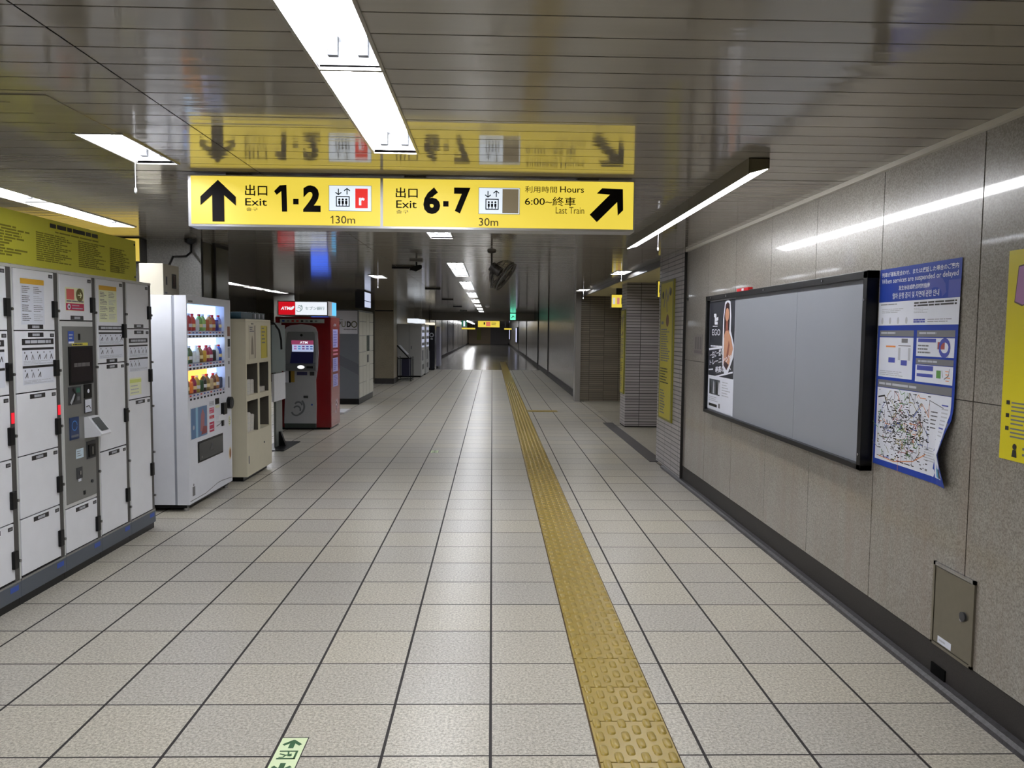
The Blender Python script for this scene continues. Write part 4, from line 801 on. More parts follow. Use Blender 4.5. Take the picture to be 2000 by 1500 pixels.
# ------------------------------------------------------------------ machines farther on
def far_machines():
    t = thing('vending_machine', 'pale vending machine with a lit top beyond the beige pillar', 'vending machine', (-2.8, 26.9, 0)); x = -2.37
    b = MB(); b.box(-3.18, x, 26.25, 27.5, .05, 1.79, mat('far_machine_white', (178, 178, 176), .35), .01); b.box(-3.15, x-.03, 26.3, 27.45, 0, .05, M_BLACK); b.box(-2.785, -2.775, 26.245, 26.25, .08, 1.78, M_INKG); b.box(-2.72, -2.7, 26.24, 26.25, .95, 1.05, M_DGREY); b.done('body', t)
    b = MB(); b.box(-2.85, -2.5, 26.3, 27.4, 1.83, 1.97, M_WHTLIT); b.done('lit_top', t)
    b = MB(); F = FX(x); b.rect(F, 26.35, 1.0, 27.35, 1.7, mat('far_window', (186, 190, 214), emit=.7), .002)
    for i in range(3): b.rect(F, 26.4, 1.06+i*.22, 27.3, 1.16+i*.22, M_INKG, .004)
    b.rect(F, 26.4, .55, 27.0, .9, M_INKG, .003); b.rect(F, 26.5, .25, 27.2, .42, M_DGREY, .003); b.done('front', t)
    t2 = dup(t, (-2.8+.03, 28.4, 0), 'second pale vending machine right behind the first one beyond the beige pillar')
    t = thing('drinks_machine', 'black vending machine with white ring logos, far on the left', 'vending machine', (-2.6, 31.4, 0))
    b = MB(); b.box(-3.1, -2.27, 31.0, 31.9, .03, 1.78, mat('far_machine_black', (20, 20, 30), .25), .01); b.box(-3.05, -2.3, 31.05, 31.85, 0, .03, M_BLACK); b.done('body', t)
    b = MB(); b.box(-2.66, -2.33, 31.05, 31.85, 1.8, 1.89, mat('lit_top_cream', (255, 246, 224), emit=1.0)); b.done('lit_top', t)
    F = FY(31.0); b = MB(); b.stroke(F, [(-2.4+.07*math.cos(a*math.pi/8), 1.4+.07*math.sin(a*math.pi/8)) for a in range(17)], .035, M_INKL, .003); b.rect(F, -2.44, 1.22, -2.35, 1.27, M_INKL, .003); b.rect(F, -2.62, 1.6, -2.46, 1.74, mat('far_green_panel', (66, 100, 84), .4), .003); b.rect(F, -2.62, 1.5, -2.47, 1.53, M_INKL, .003); b.rect(F, -2.61, 1.3, -2.52, 1.38, M_INKL, .003); b.stroke(F, [(-2.6+.07*math.cos(a*math.pi/8), .93+.16*math.sin(a*math.pi/8)) for a in range(17)], .03, M_INKL, .003); b.rect(F, -2.68, .1, -2.48, .78, M_INKL, .003); b.done('decals', t)
    t = thing('ticket_machine', 'pale machine standing past the black vending machine', 'vending machine', (-2.5, 33.6, 0))
    b = MB(); b.box(-2.88, -2.22, 33.2, 34.2, .06, 1.75, mat('far_machine_lilac', (150, 148, 166), .35), .01); b.done('body', t)
    b = MB(); b.box(-2.84, -2.3, 33.25, 34.15, 0, .06, M_BLACK); b.done('plinth', t)
    t = thing('leaflet_stand', 'black leaflet stand with a slanted top beside the beige pillar', 'stand', (-2.75, 24.4, 0))
    b = MB()
    for x, y in ((-2.9, 24.1), (-2.5, 24.1), (-2.9, 24.7), (-2.5, 24.7)): b.cyl((x, y, 0), (x, y, .75), .014, M_BLACK, 8)
    for z in (.05, .7): b.tube([(-2.9, 24.1, z), (-2.5, 24.1, z), (-2.5, 24.7, z), (-2.9, 24.7, z), (-2.9, 24.1, z)], .012, M_BLACK)
    b.done('frame', t)
    b = MB(); b.box(-2.8, -2.56, 24.15, 24.6, .15, .68, mat('stand_bag_navy', (34, 34, 58), .6), .02); b.done('bag', t)
    b = MB(); b.prism(FY(24.1), [(-2.95, 1.1), (-2.92, 1.12), (-2.55, .74), (-2.58, .72)], M_BLACK, -.6, 0); b.done('slanted_top', t)
    b = MB(); b.prism(FY(24.14), [(-2.9, 1.105), (-2.895, 1.12), (-2.62, .83), (-2.625, .82)], M_INKL, -.5, 0); b.done('leaflets', t)
far_machines()

# ------------------------------------------------------------------ ceiling things: fan, camera
def fan():
    t = thing('ceiling_fan', 'dark round caged fan hanging from the ceiling beyond the exit sign', 'fan', (0, 8.45, CZ))
    c = Vector((.12, 8.45, 2.165)); ax = Vector((.78, -.16, -.6)).normalized(); R = .17; a = ax.orthogonal().normalized(); d = ax.cross(a); BK = mat('fan_dark', (58, 54, 48), .4)
    ring = lambda r, h, n=28: [c+ax*h+a*(r*math.cos(2*math.pi*i/n))+d*(r*math.sin(2*math.pi*i/n)) for i in range(n+1)]
    b = MB(); b.tube(ring(R, 0), .009, BK, 6); b.tube(ring(R, .03), .009, mat('fan_rim_grey', (92, 90, 86), .4), 6)
    for r, h in ((.95, -.05), (.8, -.09), (.55, -.125), (.3, -.14)): b.tube(ring(R*r, h), .0026, BK, 5)
    prof = [(1, 0), (.95, -.05), (.8, -.09), (.55, -.125), (.3, -.14)]
    for i in range(28):
        an = 2*math.pi*i/28; b.tube([c+ax*h+a*(R*r*math.cos(an))+d*(R*r*math.sin(an)) for r, h in prof], .0016, BK, 4)
        b.tube([c+ax*.03+a*(R*math.cos(an))+d*(R*math.sin(an)), c+ax*.045+a*(R*.2*math.cos(an))+d*(R*.2*math.sin(an))], .0014, BK, 4)
    b.tube(ring(R*.6, .038), .003, BK, 5); b.done('cage', t)
    b = MB(); b.cyl(c-ax*.17, c-ax*.05, .055, BK, 16); b.cyl(c-ax*.05, c+ax*.02, .014, BK, 10); b.done('motor', t)
    b = MB()
    for i in range(4):
        an = 2*math.pi*i/4+.4; e = a*math.cos(an)+d*math.sin(an); g = ax.cross(e); p = c-ax*.012
        q = [p+e*.03-g*.02-ax*.01, p+e*.15-g*.065-ax*.022, p+e*.158+g*.03+ax*.018, p+e*.03+g*.02+ax*.01]
        b.mesh([v+ax*k for k in (0, .004) for v in q], [(0, 1, 2, 3), (7, 6, 5, 4), (0, 4, 5, 1), (1, 5, 6, 2), (2, 6, 7, 3), (3, 7, 4, 0)], mat('fan_blade_grey', (70, 72, 72), .4))
    b.done('blades', t)
    b = MB(); b.cyl((-.012, 8.45, CZ), (-.012, 8.45, 2.03), .011, BK, 10); b.lathe((-.012, 8.45, CZ), [(.05, 0), (.045, -.02), (.012, -.03)], BK, 14); b.tube([(-.012, 8.45, 2.27), (.02, 8.45, 2.25), c-ax*.12], .013, BK, 8); b.tube([(-.012, 8.45, 2.06), (.005, 8.45, 2.1), c-ax*.15], .008, BK, 8); b.done('pole', t)
fan()
def cctv():
    t = thing('security_camera', 'small dark security camera under the ceiling left of the lamp row', 'security camera', (-.95, 9.7, CZ))
    b = MB(); b.box(-1.02, -.86, 9.64, 9.78, CZ-.02, CZ, mat('camera_mount_grey', (96, 95, 92), .4), .003); b.cyl((-.94, 9.71, CZ-.02), (-.94, 9.71, CZ-.07), .012, M_DGREY, 10); b.done('mount', t)
    b = MB(); b.prism(Fr((0, 9.66, 0), (1, 0, 0), (0, 0, 1)), [(-1.0, CZ-.125), (-.99, CZ-.08), (-.9, CZ-.06), (-.87, CZ-.065), (-.87, CZ-.105), (-.94, CZ-.14)], M_BLACK, -.1, 0); b.done('housing', t)
    b = MB(); b.cyl((-.995, 9.7, CZ-.105), (-1.02, 9.69, CZ-.112), .017, M_BLACK, 12); b.done('lens', t)
cctv()

# ------------------------------------------------------------------ right wall things
def ad_board():
    t = thing('advert_board', 'large wall board in a black frame with a silver panel', 'board', (1.98, 5.6, .84)); y0, y1, z0, z1 = 4.045, 7.125, .845, 1.902; xf = 1.955
    b = MB(); F = FXm(2.02)
    for r in ((y0, y0+.045, z0, z1), (y1-.045, y1, z0, z1), (y0, y1, z0, z0+.032), (y0, y1, z1-.042, z1)): b.box(xf, 2.02, r[0], r[1], r[2], r[3], M_BLACK, .003)
    f = b.done('frame', t)
    SV = mat('board_silver', (158, 162, 170), .32, .35, 0, .03, 3)
    b = MB(); b.box(1.985, 2.02, y0+.04, 5.05, z0+.03, z1-.04, SV); b.box(1.985, 2.02, 5.054, y1-.04, z0+.03, z1-.04, SV); b.box(1.99, 2.02, 5.04, 5.06, z0+.03, z1-.04, M_GROOVE); b.done('panel', t)
    for y in (4.6, 5.6, 6.5, 6.95):
        b = MB(); b.cyl((xf, y, z1-.021), (xf-.006, y, z1-.021), .008, M_CHROME, 10); b.done('screw', t)
    for z in (.93, 1.75):
        b = MB(); b.cyl((xf, y0+.02, z), (xf-.005, y0+.02, z), .007, M_CHROME, 10); b.done('screw', t)
    b = MB(); b.box(xf-.008, xf+.03, 5.93, 6.2, z1-.004, z1+.02, M_RED, .003); b.box(xf-.009, xf-.004, 6.03, 6.08, z1-.002, z1+.016, M_PAPER); b.done('red_clip', t)
    # poster pasted on the left end of the board
    F = FXm(1.984); t = thing('advert_poster', 'narrow dark advert poster with a woman, pasted at the left end of the board', 'poster', (1.983, 6.7, .88)); a, c, p0, p1 = -7.08, -6.335, .885, 1.862
    b = MB(); b.plate(F, a, p0, c, p1, M_PAPER, 0, .0012); b.done('sheet', t)
    DK = mat('poster_charcoal', (44, 46, 54), .35); SKN = mat('poster_skin', (190, 140, 112), .4); SK2 = mat('poster_skin_dark', (140, 84, 70), .4); k = .0018
    b = MB(); b.rect(F, a+.005, 1.19, c-.003, p1-.012, DK, k)
    w = c-a; U = lambda q: a+q*w; ZZ = lambda q: p0+q*(p1-p0)
    # woman, outlined in white
    b.poly(F, [(U(.58), ZZ(.42)), (U(.56), ZZ(.6)), (U(.56), ZZ(.82)), (U(.62), ZZ(.97)), (U(.72), ZZ(.99)), (U(.82), ZZ(.97)), (U(.86), ZZ(.85)), (U(.86), ZZ(.72)), (U(.99), ZZ(.6)), (U(.98), ZZ(.5)), (U(.8), ZZ(.36)), (U(.66), ZZ(.34))], M_PAPER, k+.0004)
    b.poly(F, [(U(.61), ZZ(.66)), (U(.6), ZZ(.84)), (U(.65), ZZ(.95)), (U(.72), ZZ(.97)), (U(.79), ZZ(.95)), (U(.82), ZZ(.85)), (U(.8), ZZ(.68))], mat('poster_hair', (52, 30, 30), .4), k+.0008)
    b.disc(F, U(.715), ZZ(.86), w*.075, SKN, k+.0012, .055); b.poly(F, [(U(.68), ZZ(.82)), (U(.75), ZZ(.82)), (U(.76), ZZ(.72)), (U(.67), ZZ(.72))], SK2, k+.0011)
    b.poly(F, [(U(.62), ZZ(.42)), (U(.62), ZZ(.68)), (U(.68), ZZ(.73)), (U(.77), ZZ(.73)), (U(.88), ZZ(.66)), (U(.96), ZZ(.57)), (U(.9), ZZ(.5)), (U(.82), ZZ(.42)), (U(.74), ZZ(.38))], SKN, k+.001)
    b.poly(F, [(U(.72), ZZ(.5)), (U(.8), ZZ(.64)), (U(.84), ZZ(.6)), (U(.78), ZZ(.48))], SK2, k+.0014); b.poly(F, [(U(.63), ZZ(.42)), (U(.74), ZZ(.38)), (U(.82), ZZ(.43)), (U(.66), ZZ(.46))], mat('poster_wear', (60, 40, 44), .4), k+.0014)
    b.done('picture', t)
    b = MB(); W = M_PAPER; k2 = .003
    b.stroke(F, [(U(.2), ZZ(.86)), (U(.27), ZZ(.86)), (U(.27), ZZ(.82)), (U(.36), ZZ(.83))], .03, W, k2); b.stroke(F, [(U(.24), ZZ(.84)), (U(.24), ZZ(.79)), (U(.34), ZZ(.79))], .025, W, k2)
    b.lines(F, U(.15), ZZ(.755), U(.45), ZZ(.77), 1, W, .5, 3, k2); b.text(F, 'EGO', U(.13), ZZ(.68), U(.46), ZZ(.735), W, 0, k2); b.lines(F, U(.08), ZZ(.575), U(.54), ZZ(.59), 1, W, .7, 5, k2, True)
    b.text(F, '一生に一度の', U(.06), ZZ(.46), U(.6), ZZ(.525), W, .02, k2, 0, .12); b.text(F, 'トレーニングを', U(.06), ZZ(.4), U(.94), ZZ(.455), W, .02, k2, 0, .1); b.text(F, '最高の形へ', U(.3), ZZ(.335), U(.9), ZZ(.395), W, .02, k2, 0, .1)
    b.stroke(F, [(U(.02), ZZ(.55)), (U(.55), ZZ(.575))], .018, W, k2); b.stroke(F, [(U(.3), ZZ(.305)), (U(.97), ZZ(.37))], .014, W, k2); b.stroke(F, [(U(.03), ZZ(.36)), (U(.2), ZZ(.37))], .012, W, k2)
    b.rect(F, U(.06), ZZ(.14), U(.5), ZZ(.28), mat('poster_photo', (72, 78, 84), .4), k)
    for q, m in ((.1, M_INK), (.22, M_INKL), (.34, M_INK), (.44, M_PAPER)): b.poly(F, [(U(q), ZZ(.15)), (U(q+.06), ZZ(.15)), (U(q+.05), ZZ(.25)), (U(q+.02), ZZ(.27))], m, k+.0006)
    b.lines(F, U(.58), ZZ(.14), U(.9), ZZ(.28), 6, M_INKL, .4, 7, k); b.lines(F, U(.06), ZZ(.075), U(.55), ZZ(.125), 3, M_INKL, .45, 8, k); b.rect(F, U(.06), ZZ(.03), U(.4), ZZ(.055), M_INK, k); b.rect(F, U(.46), ZZ(.03), U(.52), ZZ(.07), M_INKG, k); b.done('lettering', t)
ad_board()
def metro_poster():
    t = thing('notice_poster', 'tall blue and white service notice poster with a railway map and curling corner', 'poster', (2.018, 3.68, .9))
    NV = mat('poster_navy', (34, 60, 148), .5, 0, 0, .05, 9, .2); NV2 = mat('poster_navy_light', (76, 84, 160), .5, 0, 0, .05, 9, .2); X = 2.017; a, c, z0, z1 = -4.03, -3.322, .893, 1.902
    # sheet as a grid, the lower right corner lifts off the wall
    n, mrow = 14, 20; vs, fs = [], []
    def curl(q, r):
        e = max(0, q-.72)/.28; low = max(0, 1-abs(r-.14)/.2); k = .035*e*e*low + .012*max(0, q-.85)/.15*(1-r)
        dq = -.07*e*low if r < .3 else 0
        return k, dq
    F = FXm(X)
    def pt(q, r, off=0.0):
        k, dq = curl(q, r); return F.p(a+(c-a)*(q+dq), z0+(z1-z0)*r-(.0 if r > .1 else 0), k+off)
    b = MB(); vs = [pt(i/n, j/mrow, .001) for j in range(mrow+1) for i in range(n+1)]; fs = [(j*(n+1)+i, j*(n+1)+i+1, (j+1)*(n+1)+i+1, (j+1)*(n+1)+i) for j in range(mrow) for i in range(n)]
    b.mesh(vs, fs, NV); vb = [pt(i/n, j/mrow, -.0005) for j in range(mrow+1) for i in range(n+1)]; b.mesh(vb, [f[::-1] for f in fs], M_INKG); b.done('sheet', t)
    class FG(Fr):
        def __init__(s): s.n = Vector((-1, 0, 0))
        def p(s, q, r, k=0.0): return pt(q, r, .001+k)
    G_ = FG(); b = MB()
    def patch(q0, r0, q1, r1, m, k=.0006, nx=8, ny=8):
        for i in range(nx):
            for j in range(ny): b.face([G_.p(q0+(q1-q0)*i/nx, r0+(r1-r0)*j/ny, k), G_.p(q0+(q1-q0)*(i+1)/nx, r0+(r1-r0)*j/ny, k), G_.p(q0+(q1-q0)*(i+1)/nx, r0+(r1-r0)*(j+1)/ny, k), G_.p(q0+(q1-q0)*i/nx, r0+(r1-r0)*(j+1)/ny, k)], m)
    patch(.0, .715, 1, .832, M_PAPER); patch(.03, .455, .49, .655, M_PAPER, .0006, 3, 3); patch(.53, .57, .97, .655, M_PAPER, .0006, 3, 3); patch(.53, .45, .97, .53, M_PAPER, .0006, 3, 3); patch(.03, .03, .97, .40, M_PAPER, .0006, 14, 10)
    for q0, r0, q1, r1 in ((.03, .66, .49, .69), (.53, .66, .97, .69), (.53, .533, .97, .56), (.03, .403, .97, .44)): patch(q0, r0, q1, r1, M_INKG, .0006, 2, 1)
    b.stroke(G_, [(.72+.1*math.cos(i*.4), .86+.05*math.sin(i*.4)) for i in range(9)], .05, NV2, .0006); patch(.87, .835, 1, .91, NV2, .0006, 1, 1)
    b.done('printed_panels', t)
    b = MB(); T = lambda s, q0, r0, q1, r1, bo=.01: b.text(G_, s, q0, r0, q1, r1, M_PAPER, bo, .0012)
    T('列車が運転見合わせ、または遅延した場合のご案内', .03, .958, .97, .982, .012); T('When services are suspended or delayed', .03, .918, .97, .95, .006); T('发生停运或晚点时的指南', .27, .886, .66, .909, .012); T('열차 운행 중지 및 지연에 관한 안내', .19, .845, .77, .875, .01)
    L = lambda q0, r0, q1, r1, n, m, s, f=.45, full=False: b.lines(G_, q0, r0, q1, r1, n, m, f, s, .0012, full)
    L(.03, .815, .4, .825, 1, M_INKG, 1); L(.05, .775, .35, .8, 3, M_INKL, 2); L(.48, .8, .97, .825, 2, M_INK, 3, .6, True); L(.48, .77, .66, .797, 4, M_INKL, 4); L(.48, .725, .62, .745, 2, NV2, 5, .7, True); L(.65, .725, .95, .745, 2, M_INKG, 6, .3)
    for q in (.06, .17, .28, .39): b.disc(G_, q, .738, .016, M_INKL, .0012, .018, 8)
    for r in ((.05, .67, .4, .685), (.56, .67, .9, .685), (.56, .54, .9, .555), (.05, .412, .8, .43)): L(*r, 1, M_INKL, int(r[1]*100), .6)
    OR = mat('map_orange', (224, 140, 80), .5); GN = mat('map_green', (88, 140, 72), .5); RDP = mat('map_red', (150, 70, 66), .5)
    b.stroke(G_, [(.13, .61), (.26, .61)], .008, OR, .0013); b.stroke(G_, [(.3, .615), (.46, .615)], .004, M_INKG, .0013)
    for q0, r0, q1, r1, m in ((.3, .545, .33, .605, M_INKL), (.43, .545, .46, .605, M_INKL), (.17, .53, .26, .555, NV2), (.34, .52, .42, .545, NV2), (.34, .63, .42, .65, M_INKG), (.55, .635, .76, .652, NV2), (.78, .605, .86, .637, RDP), (.55, .505, .74, .527, NV2), (.55, .475, .74, .49, NV2), (.78, .475, .83, .51, GN)): b.rect(G_, q0, r0, q1, r1, m, .0013)
    L(.05, .462, .45, .49, 3, M_INKL, 12); L(.55, .58, .74, .627, 3, M_INKG, 13); b.stroke(G_, [(.86+.055*math.cos(i*.35), .612+.034*math.sin(i*.35)) for i in range(19)], .02, NV2, .0013)
    b.stroke(G_, [(.84, .51), (.86, .47), (.92, .49), (.93, .52)], .005, M_INKG, .0013); L(.88, .46, .95, .515, 4, OR, 14, .3)
    R = random.Random(5); cols = [M_INK, M_INKG, M_INKG, M_INK, M_BLUE, GN, OR, RDP, mat('map_olive', (150, 140, 70), .5)]
    for i in range(110):
        q, r = .41+R.gauss(0, .19), .21+R.gauss(0, .09); m = R.choice(cols); P = [(q, r)]
        for s in range(R.randint(2, 5)):
            an = R.choice([0, 45, 90, 135, 180, 225, 270, 315]); l = R.uniform(.02, .07); q += l*math.cos(math.radians(an)); r += l*.7*math.sin(math.radians(an)); q = min(max(q, .06), .72); r = min(max(r, .05), .39); P.append((q, r))
        b.stroke(G_, P, .0035, m, .0014)
    for i in range(420):
        q, r = min(max(.41+R.gauss(0, .19), .06), .7), min(max(.21+R.gauss(0, .09), .045), .385); b.rect(G_, q, r, q+R.uniform(.008, .035), r+.0045, R.choice([M_INK, M_INKG, M_INKG]), .0015)
    b.stroke(G_, [(.05, .35), (.14, .36), (.2, .29)], .008, M_INK, .0014); b.stroke(G_, [(.06, .05), (.3, .04), (.55, .07), (.7, .12)], .004, OR, .0014)
    for i in range(9): b.rect(G_, .86, .355-.017*i, .94, .361-.017*i, NV2 if i in (0, 6) else M_INKL, .0014)
    L(.68, .09, .88, .16, 6, M_INKL, 21); L(.74, .24, .82, .33, 5, M_INKG, 22, .3); patch(.86, .035, .91, .075, mat('logo_sky', (70, 150, 190), .4), .0013, 1, 1); patch(.91, .035, .96, .075, mat('logo_black', (22, 24, 34), .4), .0013, 1, 1)
    b.done('lettering', t)
metro_poster()
def yellow_wall_board():
    t = thing('yellow_notice', 'yellow notice board on the granite wall cut by the right photo edge', 'poster', (2.015, 2.66, 1.09)); F = FXm(2.018); YL = mat('notice_yellow', (214, 200, 24), .4)
    b = MB(); b.plate(F, -3.014, 1.085, -2.3, 1.897, YL, 0, .004); b.done('sheet', t); F = FXm(2.014)
    b = MB(); OUT = mat('notice_brown', (84, 60, 50), .4); PU = mat('notice_mauve', (164, 116, 164), .4)
    pts = [(-2.965, 1.7), (-2.95, 1.83), (-2.7, 1.86), (-2.45, 1.83), (-2.43, 1.7), (-2.48, 1.68), (-2.56, 1.7), (-2.64, 1.675), (-2.72, 1.7), (-2.8, 1.675), (-2.88, 1.7), (-2.92, 1.685)]
    b.poly(F, [(-2.7+(u+2.7)*1.02, 1.765+(v-1.765)*1.07) for u, v in pts], OUT, .001); b.poly(F, pts, PU, .0016); b.rect(F, -2.9, 1.83, -2.86, 1.87, OUT, .0012); b.done('picture', t)
    b = MB()
    for i, z in enumerate((1.3, 1.25, 1.2)): b.rect(F, -2.985, z, -2.965, z+.016, M_INK, .001); b.lines(F, -2.955, z-.03, -2.4, z+.016, 3, M_INKG, .4, 80+i, .001)
    b.disc(F, -2.925, 1.14, .012, M_INK, .001); b.poly(F, [(-2.94, 1.1), (-2.91, 1.1), (-2.915, 1.128), (-2.935, 1.128)], M_INK, .001); b.lines(F, -2.88, 1.105, -2.5, 1.15, 2, M_INKG, .4, 88, .001); b.done('small_print', t)
yellow_wall_board()
def access_plate():
    t = thing('access_door', 'small brushed steel access door low on the granite wall', 'access door', (2.015, 3.27, .174)); F = FXm(2.02); ST = mat('brushed_steel', (128, 122, 108), .32, .7, 0, .08, 30)
    b = MB(); y0, y1, z0, z1 = -3.42, -3.118, .172, .548
    for r in ((y0, z0, y0+.014, z1), (y1-.014, z0, y1, z1), (y0, z0, y1, z0+.012), (y0, z1-.016, y1, z1)): b.plate(F, *r, M_CHROME if r[1] > .4 else ST, 0, .01)
    b.done('frame', t)
    b = MB(); b.plate(F, y0+.017, z0+.015, y1-.017, z1-.02, ST, 0, .007); b.rect(F, y0+.012, z0+.01, y1-.012, z1-.012, M_GROOVE, .0005); b.done('door_leaf', t)
    b = MB(); b.cyl(F.p(-3.185, .375, .007), F.p(-3.185, .375, .016), .02, M_DGREY, 16); b.plate(F, -3.205, .35, -3.19, .37, M_CHROME, .007, .014); b.done('lock', t)
    b = MB(); b.plate(F, -3.365, .192, -3.265, .222, M_PAPER, .007, .0085); b.lines(F, -3.355, .198, -3.28, .216, 1, M_INKL, .5, 3, .009); b.done('label', t)
access_plate()
b = MB(); b.box(2.012, 2.0185, 3.3, 3.41, .034, .085, mat('drain_black', (4, 4, 4), .9, 0, 0, .05, 9, .1), .002); tag(b.done('drain_hole', org=(2.0, 3.36, .05)), 'small black drain opening in the dark skirting below the steel access door', 'drain')
b = MB(); F = FXm(2.02); b.plate(F, -7.735, 1.36, -7.43, 1.556, mat('grille_frame', (128, 122, 118), .35, .4), 0, .004)
for i in range(3): b.rect(F, -7.69+i*.085, 1.41, -7.64+i*.085, 1.53, mat('grille_slot', (96, 90, 90), .4), .006)
b.rect(F, -7.72, 1.37, -7.45, 1.4, mat('grille_base', (104, 96, 98), .4), .006); tag(b.done('wall_plate', org=(2.02, 7.58, 1.36)), 'small grey slotted plate on the granite wall left of the black board', 'wall plate')
b = MB(); b.cyl((2.02, 8.03, 1.915), (2.005, 8.03, 1.915), .012, M_DGREY, 10); tag(b.done('wall_stud', org=(2.02, 8.03, 1.9)), 'tiny dark stud high on the granite wall next to the brick pillar', 'stud')
# yellow vertical signs on the brick piers
def pier_sign(x, y0, y1, z0, z1, label, seed):
    t = thing('guide_sign', label, 'sign', (x, (y0+y1)/2, z0), 'yellow guide signs on the brick pillars'); F = FXm(x)
    b = MB(); b.plate(F, -y1, z0, -y0, z1, mat('guide_frame_olive', (120, 116, 40), .4), 0, .02); b.done('frame', t); F = FXm(x-.02); w = y1-y0; h = z1-z0; U = lambda q: -y1+q*w; V = lambda q: z0+q*h
    b = MB(); b.rect(F, U(.06), V(.015), U(.94), V(.985), mat('guide_yellow', (190, 178, 40), .4), .001)
    b.stroke(F, [(U(.3), V(.82)), (U(.45), V(.93)), (U(.6), V(.86)), (U(.75), V(.94))], .05, mat('guide_map_grey', (150, 140, 110), .5), .002); b.stroke(F, [(U(.5), V(.86)), (U(.55), V(.78))], .04, mat('guide_map_grey', (150, 140, 110), .5), .0022); b.disc(F, U(.6), V(.715), w*.11, mat('guide_brown', (110, 74, 34), .5), .002); b.disc(F, U(.22), V(.9), w*.07, M_INK, .002); b.disc(F, U(.8), V(.915), w*.07, M_INK, .002); b.rect(F, U(.12), V(.69), U(.3), V(.71), M_INKG, .002)
    b.lines(F, U(.12), V(.42), U(.85), V(.66), 14, M_INKG, .5, seed, .002); b.lines(F, U(.12), V(.26), U(.8), V(.38), 6, M_INK, .4, seed+1, .002)
    b.lines(F, U(.12), V(.04), U(.6), V(.22), 9, M_INKG, .45, seed+2, .002); b.done('face', t)
pier_sign(2.0, 8.52, 9.17, .57, 2.16, 'tall yellow guide sign on the nearer brick pillar', 100)
pier_sign(2.2, 12.83, 13.18, .55, 1.95, 'tall yellow guide sign on the narrow far brick pillar', 110)
def passage_sign(x0, x1, Y, z0, z1, label, arrow):
    t = thing('passage_sign', label, 'sign', ((x0+x1)/2, Y, 2.385), 'lit yellow signs in the side passage'); F = FY(Y)
    b = MB(); b.box(x0, x1, Y, Y+.1, z0, z1, M_DGREY); b.box(x0+.1, x1-.1, Y+.03, Y+.07, z1, 2.39, M_DGREY); b.done('case', t)
    b = MB(); b.rect(F, x0+.01, z0+.01, x1-.01, z1-.01, M_YELLIT, .002); F = FY(Y-.002)
    if arrow: arrow_up(b, F, x0+.1, (z0+z1)/2, .2, .17, M_INK, .002, math.pi/4)
    else:
        for i in range(4): b.rect(F, x0+.03+i*.08, z0+.07, x0+.075+i*.08, z1-.06, (mat('pict_white', (230, 230, 225), emit=.8), mat('pict_pink', (222, 140, 130), emit=.8), M_INK, mat('pict_amber', (226, 160, 60), emit=.8))[i], .002)
    b.done('lit_face', t)
passage_sign(2.43, 3.4, 11.5, 2.085, 2.335, 'lit yellow sign with a black arrow, half hidden by the nearer brick pillar', True)
passage_sign(2.19, 2.95, 14.4, 2.02, 2.27, 'lit yellow sign with pictograms deeper in the side passage', False)

# ------------------------------------------------------------------ floor stickers
def floor_sticker(x0, y1, L, label):
    t = thing('floor_sticker', label, 'floor sticker', (x0+.052, y1-L, .001), 'luminous escape stickers'); F = FZ(.0012); w = .104; GR = mat('sticker_green', (44, 84, 48), .5)
    b = MB(); b.rect(F, x0, y1-L, x0+w, y1, mat('sticker_edge', (40, 40, 34), .6), 0); b.rect(F, x0+.004, y1-L+.005, x0+w-.004, y1-.005, mat('sticker_luminous', (222, 236, 192), .4), .0004); b.done('sheet', t)
    b = MB(); c = x0+w/2; K = .0009
    def arr(y, s):
        b.poly(F, [(c-.01, y-.045*s), (c+.01, y-.045*s), (c+.01, y), (c-.01, y)] if s > 0 else [(c-.01, y), (c+.01, y), (c+.01, y-.045*s), (c-.01, y-.045*s)], GR, K)
        b.stroke(F, [(c-.03, y-.02*s), (c, y+.008*s), (c+.03, y-.02*s)], .014, GR, K+.0002)
    arr(y1-.035, 1); arr(y1-L+.035, -1); yb = y1-.105
    for r in ((c-.034, yb, c+.034, yb+.008), (c-.034, yb-.05, c+.034, yb-.042), (c+.026, yb-.05, c+.034, yb)): b.rect(F, *r, GR, K)
    b.stroke(F, [(c-.028, yb-.014), (c-.005, yb-.024), (c+.014, yb-.016)], .007, GR, K); b.stroke(F, [(c-.005, yb-.024), (c-.012, yb-.037), (c-.026, yb-.038)], .006, GR, K); b.disc(F, c+.012, yb-.026, .006, GR, K, None, 10); b.stroke(F, [(c, yb), (c+.006, yb-.03)], .006, GR, K); b.done('pictogram', t)
floor_sticker(-.792, 2.912, .26, 'pale green luminous escape sticker on the floor at the bottom photo edge')
floor_sticker(-.785, 10.15, .22, 'small pale green escape sticker farther up the tiled floor')

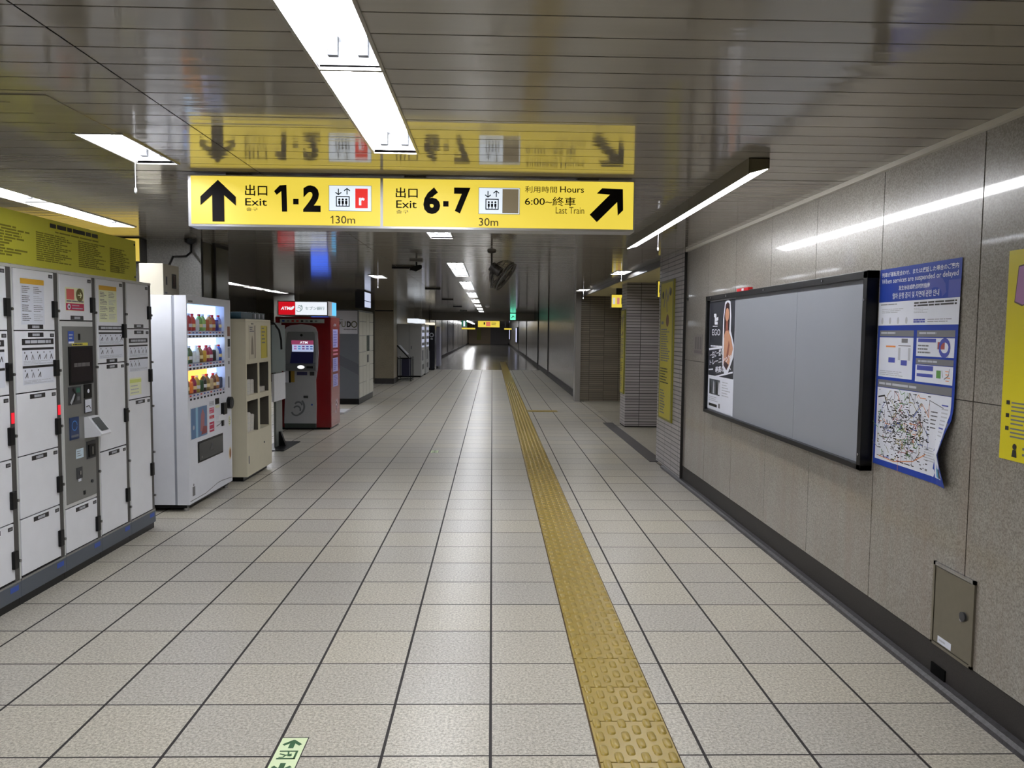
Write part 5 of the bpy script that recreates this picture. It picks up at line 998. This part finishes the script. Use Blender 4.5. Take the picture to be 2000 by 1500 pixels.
# ------------------------------------------------------------------ far signs
def far_sign(name, x0, x1, Y, z0, z1, m, label, art=None):
    t = thing(name, label, 'sign', ((x0+x1)/2, Y, z0)); b = MB(); b.box(x0, x1, Y, Y+.12, z0, z1, M_DGREY)
    for x in (x0+.1, x1-.1): b.cyl((x, Y+.06, z1), (x, Y+.06, CZ), .015, M_DGREY, 6)
    b.done('case', t); b = MB(); b.rect(FY(Y), x0+.01, z0+.01, x1-.01, z1-.01, m, .003)
    if art: art(b, FY(Y-.004))
    b.done('lit_face', t)
M_GREEN = mat('backlit_emergency_green', (110, 238, 196), emit=1.2)
far_sign('emergency_exit_sign', .82, 1.1, 36.4, 2.1, 2.41, M_GREEN, 'small lit green emergency exit sign hanging before the ceiling beam', lambda b, F: b.stroke(F, [(.9, 2.2), (.96, 2.3), (1.02, 2.24)], .03, M_INKG, .002))
far_sign('direction_sign', -.92, .48, 50, 1.82, 2.24, M_YELLIT, 'distant lit yellow direction sign beyond the ceiling beam', lambda b, F: (b.rect(F, -.4, 1.9, -.12, 2.18, mat('far_sign_red', (226, 120, 90), emit=.9), .002), b.lines(F, -.05, 1.95, .4, 2.15, 2, M_INKG, .4, 3, .002), b.rect(F, -.55, 2.0, -.46, 2.15, M_INK, .002)))
far_sign('emergency_exit_sign', -1.98, -1.64, 50.3, 1.86, 2.25, mat('backlit_far_green', (30, 110, 80), emit=.8), 'distant green emergency sign left of the far yellow sign', lambda b, F: b.rect(F, -1.86, 1.88, -1.74, 2.22, M_WHTLIT, .002))
far_sign('direction_sign', -2.0, -1.1, 51, 1.68, 1.8, M_YELLIT, 'narrow lit yellow sign low at the far left of the corridor')
far_sign('direction_sign', .85, 1.4, 56, 1.7, 1.82, M_YELLIT, 'tiny lit yellow sign at the far right of the corridor')
for i, (y, l) in enumerate(((60, 'nearer'), (84, 'farther'))):
    b = MB(); b.box(1.9, 1.97, y, y+3.2, .7, 1.9, M_DGREY); b.rect(FXm(1.9), -(y+3.1), .75, -(y+.1), 1.85, mat('lit_advert_lilac', (196, 200, 236), emit=1.2), .003); tag(b.done('lit_advert', org=(1.95, y, .7)), '%s of two lit advert panels on the distant right wall' % l, 'lit advert', 'lit advert panels')
b = MB(); b.box(-1.9, -1.4, YE-.04, YE-.02, .5, 1.9, M_YEL); tag(b.done('end_poster', org=(-1.6, YE-.03, .5)), 'yellow poster on the end wall of the corridor', 'poster')
for o in bpy.data.objects:
    if '_o' in o: del o['_o']
